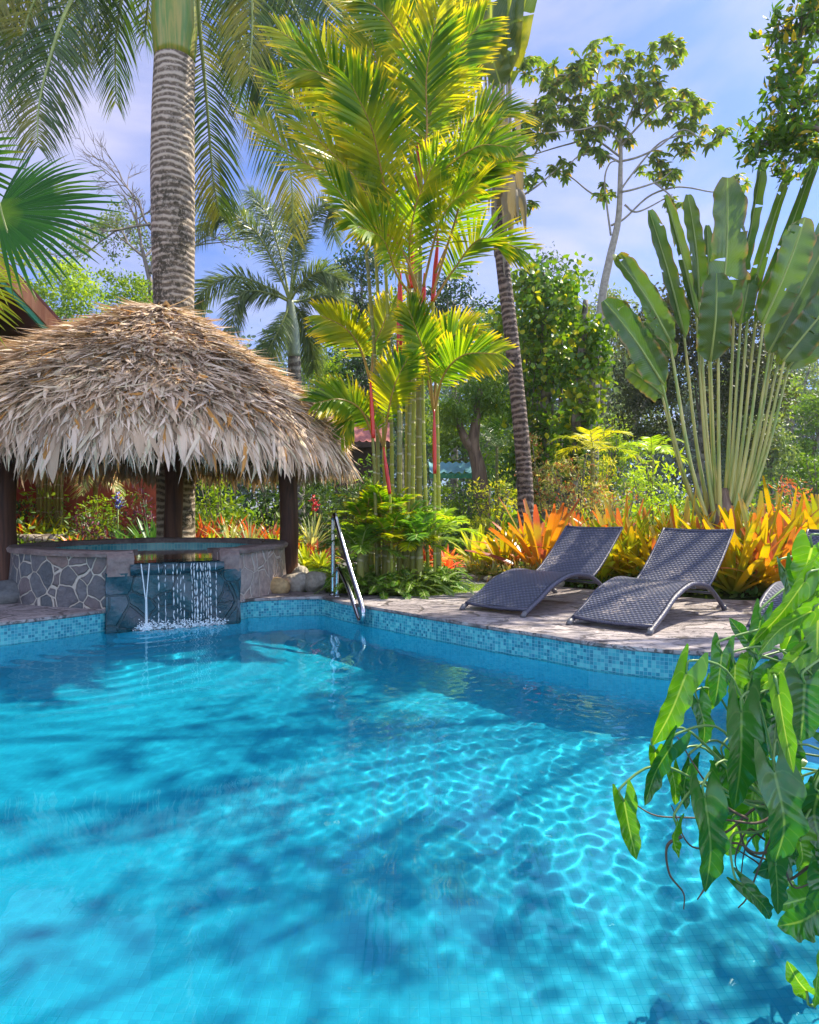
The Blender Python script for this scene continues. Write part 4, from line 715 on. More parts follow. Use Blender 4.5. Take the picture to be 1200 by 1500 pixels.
for k, (pts, L_, dd, up_) in enumerate(LF):
    ml, mr = MB(), MB(); nrm = (g.normal(0, .3), -1, g.uniform(.1, .7))
    frond(ml, mr, pxl(pts, D0 + dd * .4, dd), nrm, int(60 * (L_ / .6) ** .5), L_ * 1.05, .037, g, .45, 1.1, .16, .32, .24, False, (.018, .005), 5, .55, (.45, .9, 1, .8, .12)); f_ = ml.build('frond', GR['lip'], lp); mr.build('rachis', M['redpet'], f_)
# ---------------------------------------------------------------- foxtail palm
D0 = 16.; fp = thing('foxtail_palm', 'slender grey stemmed palm with bushy dark fronds between trunk and clump', 'palm tree', (P(434, 0, D0)[0], D0, -.03)); g = np.random.default_rng(9)
mb = MB(); tube(mb, [G(437, D0, -.03), P(433, 600, D0), P(431, 522, D0)], [.20, .16, .15], 14, 30); mb.build('trunk', ringed_mat('foxtail_trunk', (.26, .24, .20), (.09, .075, .06), 6, .4), fp)
mb = MB(); tube(mb, [P(431, 523, D0), P(428, 480, D0), P(425, 440, D0)], [.155, .17, .08], 14, 20); mb.build('crownshaft', plain('grey_green_shaft', (.20, .25, .17), .4), fp)
for k, (pts, dd) in enumerate([([(425, 442), (408, 400), (375, 340), (330, 310), (288, 345)], -.5), ([(425, 442), (400, 425), (345, 405), (300, 425), (285, 455)], .3), ([(425, 442), (395, 430), (355, 430), (335, 490)], -1.), ([(425, 442), (415, 470), (400, 500), (385, 530)], -.8), ([(425, 442), (430, 380), (432, 330), (425, 290)], 0), ([(425, 442), (438, 380), (455, 320), (482, 300), (490, 350)], .5), ([(425, 442), (440, 418), (470, 398), (505, 412)], -.6), ([(425, 442), (445, 440), (480, 428), (508, 450)], .8), ([(425, 442), (410, 370), (390, 310), (365, 280)], 1.0), ([(425, 442), (440, 460), (455, 500), (460, 540)], .9)]):
    ml, mr = MB(), MB(); frond(ml, mr, pxl(pts, D0, dd), (0, -1, .2), 250, .56, .024, g, .5, .9, .3, .1, .18, True, (.035, .008), 4, .6); f_ = ml.build('frond', GR['foxtail'], fp); mr.build('rachis', M['rachis'], f_)
# ---------------------------------------------------------------- fan palm at the left edge
D0 = 6.3; fan = thing('fan_palm', 'broad green fan palm leaf reaching in from the left edge', 'palm tree', (-5.2, D0 + .1, -.03)); g = np.random.default_rng(2)
mb = MB(); tube(mb, [(-5.2, D0 + .1, -.03), (-5.15, D0, 1.6), (-5.1, D0, 3.0)], [.16, .14, .12], 12, 20); mb.build('trunk', BARK['brown'], fan)
def fanleaf(hub, ax, nrm, R_, n, spread, mat, droop=.2, split=.55, g=g):
    ax = norm(np.array(ax)); nrm = norm(np.array(nrm) - ax * (np.array(nrm) @ ax)); sd = np.cross(nrm, ax); th = np.linspace(-spread / 2, spread / 2, n); d = ax * np.cos(th)[:, None] + sd * np.sin(th)[:, None]; s = np.linspace(0, 1, 9)[None, :, None]
    ln = (R_ * g.uniform(.92, 1.05, n) * (.8 + .2 * np.cos(th)))[:, None, None]; Pt = np.array(hub) + d[:, None] * s * ln - nrm * (droop * .5 * s ** 2 * ln) - UPV * (g.uniform(.2, 1.1, n)[:, None, None] * droop * np.maximum(s - .55, 0) ** 1.5 * ln * 2)
    tw = np.cross(nrm[None], d); wmax = np.tan(spread / n / 2) * 1.04; sv = np.linspace(0, 1, 9); w_ = np.where(sv < split, sv * wmax, split * wmax * ((1 - sv) / (1 - split)) ** .8 + .001)[None, :, None] * ln
    mb = MB(); strips(mb, Pt, tw[:, None] * w_, nrm * w_ * .45); return mb.build('fan_leaf', mat, fan)
def fanat(hx, hy, D, tip, nrm, Rpx, n, sp, mat, dr=.2): 
    h = P(hx, hy, D); t_ = P(*tip, D); fanleaf(h, t_ - h, nrm, Rpx * D / F, n, sp, mat, dr)
    m_ = MB(); tube(m_, [(-5.1, D0, 2.7), (np.array([-5.1, D0, 2.9]) + h) / 2 + [0, 0, .15], h], [.022, .014], 6, 16); m_.build('petiole', M['petiole'], fan)
fanat(-5, 312, 6.1, (160, 285), (.15, -1, .5), 182, 32, 2.7, GR['fan']); fanat(-70, 345, 5.9, (40, 390), (.3, -1, .5), 115, 30, 2.6, GR['fanyellow'], .4); fanat(-70, 420, 6.2, (40, 440), (.1, -1, .3), 105, 28, 2.6, GR['fanyellow'], .3); fanat(-80, 240, 6.5, (0, 150), (.3, -1, .2), 120, 30, 3.6, GR['fan'], .2)
mb = MB(); tube(mb, [P(-15, 220, 6.0), P(5, 320, 6.0), P(35, 400, 6.0), P(55, 440, 6.0)], [.01, .004], 6, 20); mb.build('hanging_strand', M['rachis'], fan)
# ---------------------------------------------------------------- paddle leaved palms
def paddle(base, tip, Wm, nrm, g, bend=.1, fold=.25, tears=5, n=44, tipcut=1.0):
    base, tip = np.array(base), np.array(tip); L_ = np.linalg.norm(tip - base); ax = norm(tip - base); nrm = norm(np.array(nrm) - ax * (np.array(nrm) @ ax))
    C = curve([base, (base + tip) / 2 + nrm * bend * L_ * .5, tip], n); T, N, S = frames(C, nrm); v = np.linspace(0, 1, n); us = np.array([-1, -.66, -.33, 0, .33, .66, 1.])
    w_ = Wm * .5 * np.clip(np.minimum(1, (v / .16)) ** .6 * np.minimum(1, (1.02 - v) / .16) ** .5, .02, 1) * (1 - .15 * v)
    f = fold + .18 * np.sin(v * 5 + g.uniform(0, 6)); cu = g.normal(0, .12, 2)
    V = C[:, None] + S[:, None] * (w_[:, None] * us[None])[..., None] * np.cos(f)[:, None, None] + N[:, None] * ((np.abs(us)[None] ** 1.2 * np.sin(f)[:, None] + .10 * np.sin(v * 40)[:, None] * us[None] ** 2 + cu[(us > 0).astype(int)][None] * us[None] ** 2) * w_[:, None])[..., None]
    sk = np.zeros((n - 1, 6), bool)
    for _ in range(tears):
        i = g.integers(4, n - 4); s = g.integers(0, 2); cols = [0, 1, 2] if s == 0 else [5, 4, 3]; depth = g.integers(1, 4); sk[i, cols[:depth]] = True; uc = [0, 1, 2] if s == 0 else [6, 5, 4]
        m_ = g.integers(2, 7)
        for c in uc[:depth]: V[i + 1:i + 1 + m_, c] += (N[i] * g.normal(0, .22) + T[i] * -.28) * Wm * .5 * abs(us[c]) ** 1.5
    uv = np.zeros((n, 7, 2)); uv[..., 0] = us; uv[..., 1] = v[:, None]; return V, uv, sk
D0 = 9.8; tp = thing('travellers_palm', 'giant fan shaped traveller palm with pale stalks and paddle leaves behind the orange bromeliads', 'palm tree', (P(1057, 0, D0)[0], D0, -.03)); g = np.random.default_rng(31)
RL = [((969, 559), (885, 440), 52, -.2, .3), ((969, 577), (918, 540), 40, .3, .2), ((981, 499), (900, 372), 44, -.1, .5), ((985, 520), (945, 470), 34, .3, .4), ((1002, 490), (951, 308), 36, 0, .3), ((1020, 460), (974, 286), 26, .1, .7), ((1024, 437), (1008, 285), 34, -.2, .3), ((1036, 440), (1036, 330), 22, .3, .6), ((1052, 478), (1066, 260), 62, -.4, .15), ((1041, 524), (1050, 400), 52, -.6, .1),
      ((1076, 440), (1117, 232), 28, .1, .9), ((1097, 447), (1159, 245), 28, .2, .8), ((1085, 470), (1100, 400), 34, .0, .3), ((1107, 470), (1198, 222), 32, .1, .8), ((1119, 470), (1180, 318), 60, -.3, .2), ((1128, 513), (1222, 335), 52, -.1, .3), ((1140, 530), (1248, 330), 56, .1, .25), ((1156, 536), (1270, 380), 60, .3, .25), ((1135, 500), (1225, 290), 40, .5, .4), ((1150, 525), (1236, 420), 56, -.5, .1)]
for k, (b, tpx, W_, dd, fo) in enumerate(RL):
    hs_ = 'stalk'; bxp = 1057 + (b[0] - 1062) * .13; zb = 790; Db = D0 + .12 * math.sin(k * 2.1); B0 = P(bxp, 795, Db); Bl = P(b[0], b[1], Db + dd * .6); Tl = P(tpx[0], tpx[1], Db + dd)
    m_ = MB(); mid1 = B0 * .58 + Bl * .42 + [(b[0] - 1062) * .0011, 0, 0]; tube(m_, [B0, mid1, Bl], [.042, .024, .016], 8, 26); m_.build('stalk', M['stalk'] if 'stalk' in M else M.setdefault('stalk', streaky('traveller_stalk', (.20, .29, .06), (.48, .43, .14), .4, (10, 10, .6))), tp)
    V, uv, sk = paddle(Bl - norm(Tl - Bl) * .05, Tl, W_ * .9 * D0 / F, (g.normal(0, .25), -1, .25), g, g.normal(.08, .05), fo, 2 + k % 3); m_ = MB(); grid_sheet(m_, V, uv, sk); lf = m_.build('leaf', GR['rav'], tp)
    m_ = MB(); tube(m_, [V[i, 3] + [0, -.004, 0] for i in range(0, len(V), 4)], [.020, .004], 6); m_.build('midrib', M['petiole'], lf)
mb = MB(); tube(mb, [G(1057, D0, -.05), P(1057, 760, D0), P(1057, 715, D0)], [.24, .21, .08], 14, 10); mb.build('stump', BARK['brown'], tp)
D0 = 13.; t2 = thing('tall_paddle_palm', 'tall dark trunked paddle leaved palm with dry hanging leaves behind the clump', 'palm tree', (P(771, 0, D0)[0], D0, -.03)); g = np.random.default_rng(15)
M['hairy'] = ringed_mat('dark_scaly_trunk', (.27, .20, .16), (.055, .035, .028), 9, .7, .42, distort=2.6)
mb = MB(); tube(mb, [G(772, D0, -.03), P(768, 690, D0), P(752, 520, D0), P(738, 400, D0), P(731, 330, D0), P(729, 270, D0)], [.17, .15, .14, .13, .14, .12], 16, 60); mb.build('trunk', M['hairy'], t2)
for (b, tpx, W_, bs) in [((722, 112), (722, -90), 62, (731, 300)), ((703, 112), (690, -40), 36, (730, 300)), ((738, 120), (760, -100), 44, (731, 300)), ((735, 130), (700, 30), 44, (731, 310)), ((745, 130), (800, -140), 40, (731, 300)), ((700, 130), (640, -60), 40, (729, 300))]:
    m_ = MB(); tube(m_, [P(*bs, D0), P((bs[0] + b[0]) / 2, (bs[1] + b[1]) / 2, D0), P(*b, D0)], [.055, .04, .03], 7, 12); m_.build('stalk', M['petiole'], t2); V, uv, sk = paddle(P(*b, D0), P(*tpx, D0 - .3), W_ * D0 / F, (g.normal(0, .3), -1, -.1), g, .1, .3, 7); m_ = MB(); grid_sheet(m_, V, uv, sk); m_.build('leaf', GR['ravdark'], t2)
for k in range(26):
    x0 = 729 + g.uniform(-6, 6); y0_ = g.uniform(150, 330); dx = g.uniform(-30, 42); m_ = MB(); q = [P(x0 + dx * .2, y0_, D0 + .1), P(x0 + dx * .8, y0_ - 8 + g.uniform(-10, 10), D0 - .2 + g.uniform(-.3, .5)), P(x0 + dx, y0_ + g.uniform(30, 90), D0 + g.uniform(-.4, .4))]; C = curve(q, 10); T, N, S = frames(C, (g.normal(), -1, .2)); w_ = .11 * g.uniform(.5, 1.3) * np.array([.3, .6, .8, 1, 1, .9, .8, .6, .4, .1]); strips(m_, C[None], (S * w_[:, None])[None], (N * w_[:, None] * .7)[None]); m_.build('dry_leaf', GR['dry'], t2)
for k in range(8): x0 = 716 + k * 4; m_ = MB(); tube(m_, [P(729, 320, D0), P(x0 + 2, 220, D0 - .1), P(x0 - 6 + k * 1.5, 95, D0)], [.05, .035, .02], 6, 12); m_.build('stalk', M['dryst'] if 'dryst' in M else M.setdefault('dryst', plain('dry_stalk', (.36, .31, .24), .8)), t2)
# ---------------------------------------------------------------- cecropia with open limbs
D0 = 26.; ce = thing('umbrella_tree', 'tall slender pale trunked tree with open crooked limbs and umbrella leaf tufts against the sky', 'tree', (P(866, 0, D0)[0], D0, -.03)); g = np.random.default_rng(12)
mb = MB(); tube(mb, [G(868, D0, -.03), P(872, 560, D0), P(882, 440, D0), P(893, 380, D0), P(906, 320, D0), P(909, 250, D0), P(910, 200, D0)], [.22, .19, .16, .145, .12, .09, .05], 10, 50)
LIMB = [[(907, 290), (915, 270), (960, 215), (990, 200), (1020, 198)], [(896, 330), (915, 320), (950, 288), (985, 275), (1010, 275), (1050, 281), (1075, 265)], [(906, 282), (930, 277), (965, 265), (985, 250)], [(907, 237), (935, 230), (965, 215), (1000, 190), (1030, 205)], [(907, 237), (880, 225), (850, 228), (835, 240)], [(895, 345), (889, 300), (886, 262), (893, 240), (905, 235)], [(903, 282), (880, 288), (862, 280), (840, 262), (820, 250)], [(909, 210), (885, 185), (850, 190), (800, 195)], [(910, 200), (895, 160), (875, 120), (885, 85)], [(910, 205), (930, 150), (950, 105), (985, 65)], [(909, 215), (940, 180), (975, 150), (1010, 150)],
        [(850, 190), (820, 160), (790, 110)], [(930, 150), (920, 120), (905, 95)], [(800, 195), (780, 230), (765, 225)], [(760, 290), (790, 270), (830, 235)], [(875, 120), (840, 110), (815, 110)], [(915, 300), (935, 310), (985, 285)], [(909, 230), (870, 205), (830, 212), (770, 230)], [(960, 268), (975, 280), (988, 292)]]
for l in LIMB:
    dd = g.uniform(-1.6, 1.6); tube(mb, [P(x, y, D0 + dd * i / (len(l) - 1)) for i, (x, y) in enumerate(l)], [.045, .035, .02], 6, 26)
mb.build('trunk', plain('pale_grey_bark', (.30, .27, .22), .8, .2, var=.3), ce)
BL = [(885, 75, 26), (850, 110, 30), (820, 112, 28), (800, 130, 22), (785, 100, 20), (830, 150, 36), (790, 190, 28), (870, 160, 38), (910, 140, 36), (940, 110, 32), (975, 75, 26), (990, 60, 14), (960, 150, 34), (1000, 150, 28), (1022, 150, 18), (900, 200, 30), (860, 205, 20), (820, 245, 18), (885, 278, 14), (960, 240, 26), (985, 257, 16), (1000, 215, 20), (1035, 195, 20), (1058, 190, 10), (990, 295, 14), (1082, 262, 13), (765, 85, 14), (770, 180, 22), (775, 260, 18), (758, 300, 16), (850, 85, 18), (925, 85, 16), (775, 300, 12), (1010, 180, 16), (880, 225, 12), (760, 230, 18), (800, 160, 20)]
st = []
for x, y, r in BL:
    for _ in range(int(3 + r * r / 40)):
        a, q = g.uniform(0, 2 * PI), r * math.sqrt(g.uniform(0, 1)); st.append(P(x + q * math.cos(a), y + q * math.sin(a) * .85, D0 + g.normal(0, r * D0 / F * .8)))
st = np.array(st); K = len(st); nl = 9; az = (np.arange(nl) * 2 * PI / nl)[None] + g.uniform(0, 6, (K, 1)); rr = .27 * g.uniform(.7, 1.2, (K, nl)); s = np.linspace(0, 1, 4); dr = g.uniform(.2, 1.1, (K, nl)); til = g.normal(0, .35, (K, 1, 2))
h = np.stack([np.cos(az), np.sin(az), 0 * az], -1); Pt = st[:, None, None] + h[:, :, None] * (rr[..., None, None] * s[:, None]) * .95; Pt[..., 2] -= (dr * rr)[..., None] * s ** 1.6 - (rr[..., None] * s * (np.cos(az) * til[..., 0] + np.sin(az) * til[..., 1])[..., None]); sdv = np.stack([-np.sin(az), np.cos(az), 0 * az], -1)[:, :, None] * (np.array([.015, .05, .06, .02])[:, None]); sdv = np.broadcast_to(sdv, Pt.shape)
mb = MB(); strips(mb, Pt.reshape(-1, 4, 3), sdv.reshape(-1, 4, 3)); mb.build('crown', GR['cecro'], ce)
# ---------------------------------------------------------------- leafy branch of the tree at top right
D0 = 9.; ft = thing('broadleaf_tree', 'bright glossy leaved branches hanging in at the top right corner', 'tree', (8.3, D0 + .4, -.03)); g = np.random.default_rng(14)
mb = MB(); tube(mb, [(8.3, D0 + .4, -.03), (8.1, D0, 3.5), (8.0, D0 - .3, 8.2)], [.25, .2, .12], 10, 20); tw = []
for l in [[(1480, 300), (1330, 180), (1215, 175), (1160, 205), (1095, 212)], [(1480, 250), (1340, 120), (1210, 90), (1160, 110), (1140, 165)], [(1470, 160), (1330, 60), (1220, 50), (1175, 45), (1135, 58)], [(1480, 320), (1330, 230), (1230, 215), (1190, 225), (1150, 240)], [(1470, 200), (1330, 100), (1230, 120), (1180, 150), (1120, 190)], [(1480, 120), (1340, 30), (1240, 10), (1190, 20), (1165, 75)], [(1240, 215), (1200, 190), (1165, 185), (1105, 225)]]:
    dd = g.uniform(-.7, .7); C = curve([P(x, y, D0 + dd * i / 4) for i, (x, y) in enumerate(l)], 40); tube(mb, C, [.05, .025, .006], 6); tw.append(C[22:])
tips = []
for C in tw:
    for c in C[::1]:
        for _ in range(3):
            e = c + g.normal(0, .13, 3) + [-.03, 0, .02]; tube(mb, [c, (c + e) / 2 + [0, 0, .02], e], [.006, .002], 4, 4); tips.append(e)
top_ = np.array([8.0, D0 - .3, 8.2]); hc_ = []
for k in range(30):
    y_ = g.uniform(1.5, 9.5); q = np.array([g.uniform(-.6, 7.5), y_, max(4.6, 1 + .80 * y_) + g.uniform(.6, 2.2)]); hc_.append(q)
for q in hc_[::2]: m_ = (top_ + q) / 2 + [0, 0, .7]; m_[2] = max(m_[2], 2 + .8 * m_[1]); tube(mb, [top_, m_, q], [.04, .02, .007], 6, 14)
mb.build('trunk', M['twig'], ft); tips = np.array(tips); c = (tips[:, None] + g.normal(0, .035, (len(tips), 5, 3))).reshape(-1, 3); mb = MB(); leaf_cloud(mb, c, .15, g, .42, -.2); hc_ = np.array(hc_); sub = (hc_[:, None] + g.normal(0, .42, (len(hc_), 5, 3)) * [1, 1, .5]).reshape(-1, 3); leaf_cloud(mb, (sub[:, None] + g.normal(0, .17, (len(sub), 26, 3))).reshape(-1, 3), .18, g, .42, -.2); mb.build('crown', GR['ficus'], ft)
# ---------------------------------------------------------------- nearly bare tree
D0 = 34.; bt = thing('bare_tree', 'thin nearly leafless tree beside the royal palm trunk', 'tree', (P(228, 0, D0)[0], D0, -.03)); g = np.random.default_rng(19); mb = MB(); ends = []
def branch(p, d, L_, r, lv):
    q = p + d * L_; m_ = (p + q) / 2 + g.normal(0, .06, 3) * L_; tube(mb, [p, m_, q], [r, r * .65], 5, 5, cap=False)
    if lv == 0: ends.append(q); return
    for _ in range(3 if lv > 1 else 4):
        nd = norm(d + g.normal(0, .42, 3) * [1.2, 1, .9] + [0, 0, .06]); branch(q if g.random() < .6 else (m_ + q) / 2, nd, L_ * g.uniform(.6, .85), r * .6, lv - 1)
b0_ = G(232, D0, -.03); tube(mb, [b0_, P(226, 520, D0), P(222, 420, D0)], [.30, .2, .16], 8, 20)
branch(P(222, 420, D0), norm(np.array([-.25, 0, 1.])), 2.0, .13, 5); branch(P(222, 400, D0), norm(np.array([.05, .1, 1.])), 2.6, .12, 5); branch(P(222, 400, D0), norm(np.array([.5, .1, .5])), 2.2, .1, 4)
mb.build('trunk', M['twig'], bt); ends = np.array(ends); low = ends[ends[:, 2] < P(0, 300, D0)[2]]; c = (low[:, None] + g.normal(0, .22, (len(low), 9, 3))).reshape(-1, 3); mb = MB(); leaf_cloud(mb, c, .2, g, .5); mb.build('crown', GR['pale'], bt)
# ---------------------------------------------------------------- background trees
TG = 'trees standing behind the garden'
for i, (lb, px, yt, yb, hw, D, lm, kw) in enumerate([
    ('bright yellow green tree above the maroon house roof', 85, 372, 600, 85, 30, 'bright', {}),
    ('yellow green tree between house roof and royal palm trunk', 185, 392, 620, 60, 33, 'bright', {}),
    ('pale green tree low behind the thatch right of the royal palm', 335, 500, 690, 50, 36, 'pale', {}),
    ('olive green tree behind the foxtail palm stem', 392, 500, 720, 45, 30, 'mid', {}),
    ('bright lime tree right of the foxtail palm stem', 470, 478, 700, 48, 26, 'bright', {}),
    ('tall dark tree rising left of the lipstick palm canes', 530, 352, 540, 58, 32, 'dark', {}),
    ('dark tree over the red tiled cottage', 515, 500, 650, 55, 27, 'dark', {}),
    ('mid green tree seen between the lipstick palm canes', 588, 420, 700, 60, 34, 'mid', {}),
    ('dark airy tree right of the lipstick palm canes', 665, 385, 600, 62, 30, 'dark', dict(dens=.7)),
    ('tall green tree behind the dark leaning palm trunk', 715, 440, 690, 55, 27, 'mid', dict(dens=.8)),
    ('pale flat topped tree beyond the vine columns', 880, 405, 640, 62, 48, 'pale', dict(dens=.8)),
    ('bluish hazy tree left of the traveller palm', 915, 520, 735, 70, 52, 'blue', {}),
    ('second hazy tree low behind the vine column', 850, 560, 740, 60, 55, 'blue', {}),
    ('large dark reddish leaved tree right behind the traveller palm', 1015, 400, 700, 110, 21, 'darkred', dict(dens=2.2, nb=14)),
    ('pale light flecked tree at the right edge', 1160, 478, 660, 70, 42, 'pale', dict(dens=.65)),
    ('mid green tree low at the right edge', 1195, 560, 740, 60, 27, 'mid', {}),
    ('grey green tree between traveller palm stalks and coral shrub', 1125, 600, 760, 45, 24, 'pale', dict(dens=.9)),
    ('dark green tree top just under the sky left of the vine column', 795, 372, 520, 48, 24, 'mid', dict(dens=.8)),
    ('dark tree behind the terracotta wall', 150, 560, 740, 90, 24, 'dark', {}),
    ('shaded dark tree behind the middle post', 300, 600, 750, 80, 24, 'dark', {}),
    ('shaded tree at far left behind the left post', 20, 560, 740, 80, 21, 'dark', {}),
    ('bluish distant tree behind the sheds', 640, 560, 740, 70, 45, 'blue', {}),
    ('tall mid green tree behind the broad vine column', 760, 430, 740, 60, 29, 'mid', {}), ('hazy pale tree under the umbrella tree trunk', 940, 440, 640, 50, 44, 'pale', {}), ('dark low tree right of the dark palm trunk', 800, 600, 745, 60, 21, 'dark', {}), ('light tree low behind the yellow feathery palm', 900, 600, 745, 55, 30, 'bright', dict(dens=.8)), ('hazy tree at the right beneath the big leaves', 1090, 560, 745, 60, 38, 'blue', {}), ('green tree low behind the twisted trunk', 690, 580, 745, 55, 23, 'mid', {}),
    ('light green tree in the gap right of the dark reddish tree', 1105, 500, 640, 55, 36, 'bright', dict(dens=.7)),
    ('mid green tree behind the cottage roof', 450, 560, 745, 55, 24, 'mid', {})]):
    kw = dict(kw); kw.setdefault('leaf', .0062 * D); pxtree('tree', lb, 'tree', px, yt, yb, hw, D, GR[lm], 100 + i, group=TG, **kw)
# far wood beyond
g = np.random.default_rng(55); mb = MB(); cl = []
for i in range(140):
    x = g.uniform(-58, 58); y = g.uniform(66, 80); hh = g.uniform(12, 21); k = norm(g.normal(size=(14, 3))) * [3.6, 3, hh * .45]; cl.append(np.array([x, y, hh * .55]) + k)
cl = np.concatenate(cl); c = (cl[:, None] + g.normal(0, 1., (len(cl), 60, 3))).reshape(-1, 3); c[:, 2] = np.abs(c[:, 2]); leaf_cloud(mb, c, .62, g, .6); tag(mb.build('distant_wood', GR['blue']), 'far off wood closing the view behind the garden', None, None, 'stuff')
# vine hung trees
def column(name, label, path, D, hwpx, n, leaf, lm, seed, trunk, gz=-.03):
    g = np.random.default_rng(seed); C = curve([P(x, y, D) for x, y, _ in path], 40); wv = np.interp(np.linspace(0, 1, 40), np.linspace(0, 1, len(path)), [q[2] for q in path]) * D / F; t = thing(name, label, 'tree', (C[-1][0], D, gz), 'vine hung trees'); k = 60; i = g.integers(0, 40, k); cc = C[i] + g.normal(0, .55, (k, 3)) * wv[i][:, None] * [1, .9, .8]; c = (cc[:, None] + g.normal(0, 1, (k, n // k, 3)) * (wv[i] * .28)[:, None, None] * [1, 1, 1.3]).reshape(-1, 3)
    mb = MB(); leaf_cloud(mb, c, leaf, g, .85, .9); mb.build('vine_leaves', lm, t); mb = MB(); b = C[-1].copy(); b[2] = gz; tube(mb, [b, C[20], C[0]], [.16, .12, .06], 8, 20)
    for _ in range(trunk): x = g.uniform(-1, 1) * wv[-8]; tube(mb, [b + [x, g.uniform(-.3, .3), 0], C[30] + [x * 1.2, 0, 0], C[12] + [x, 0, 0]], [.03, .02], 5, 10)
    mb.build('trunk', BARK['grey'], t)
column('vine_covered_tree', 'broad column of heart leaved vines right of the dark palm trunk', [(795, 400, 40), (795, 480, 50), (800, 560, 44), (790, 640, 34), (790, 720, 20)], 17, 45, 5200, .17, GR['vine'], 1, 9)
column('vine_covered_tree', 'narrow drooping vine column left of the traveller palm', [(858, 440, 32), (866, 500, 28), (850, 560, 24), (842, 620, 22), (830, 690, 14)], 16, 25, 2600, .16, GR['vine'], 2, 5)
column('vine_covered_tree', 'slim vine strand between the two broad vine columns', [(845, 450, 12), (838, 520, 12), (832, 600, 14), (828, 680, 10)], 18, 25, 900, .16, GR['vine'], 3, 3)
# twisted tree
D0 = 17.; tt = thing('twisted_tree', 'crooked forked brown trunk beside the blue roofed shed', 'tree', (P(706, 0, D0)[0], D0, -.03)); mb = MB(); tube(mb, [G(708, D0, -.03), P(703, 700, D0), P(694, 655, D0), P(697, 620, D0), P(704, 570, D0)], [.24, .19, .15, .12, .08], 10, 30); tube(mb, [P(694, 660, D0), P(680, 640, D0), P(668, 610, D0)], [.15, .11, .07], 8, 14); mb.build('trunk', BARK['brown'], tt)
g = np.random.default_rng(3); mb = MB(); c, _ = clumps(g, [(*P(680, 590, D0), .6, .5, .5), (*P(712, 570, D0), .5, .5, .4), (*P(655, 600, D0), .4, .4, .5)], 9, .22, 120); leaf_cloud(mb, c, .13, g, .3, 1.2); mb.build('crown', GR['mid'], tt)
# ---------------------------------------------------------------- shrubs
def shrub(name, label, cat, px, yt, yb, hw, D, lm, seed, leaf=.07, asp=.4, dens=1., group='shrubs and low plants of the garden', droop=0.):
    g = np.random.default_rng(seed + 900); s = D / F; X = (px - 600) * s; zt, zb = 1 + (745 - yt) * s, .02; w_ = hw * s; h = zt - zb; bl = [(X + g.uniform(-.6, .6) * w_, D + g.uniform(-.5, .5) * w_, zb + h * g.uniform(.3, .75), w_ * .45, w_ * .45, h * .33) for _ in range(6)]
    n = int(dens * 2.2 * 2 * hw * (yb - yt) / ((leaf / s) ** 2 * asp) / 60) + 4; t = thing(name, label, cat, (X, D, -.03), group); c, cc = clumps(g, bl, 10, max(leaf, w_ * .14), n); mb = MB(); leaf_cloud(mb, c, leaf, g, asp, droop, out=np.array([0, 0, .3])); mb.build('leaves', lm, t)
    mb = MB()
    for k in range(0, len(cc), 4): tube(mb, [(X + g.normal(0, .04), D, -.03), ((X + cc[k][0]) / 2, D, cc[k][2] * .5), cc[k]], [.018, .008], 5, 6)
    mb.build('stems', M['twig'], t)
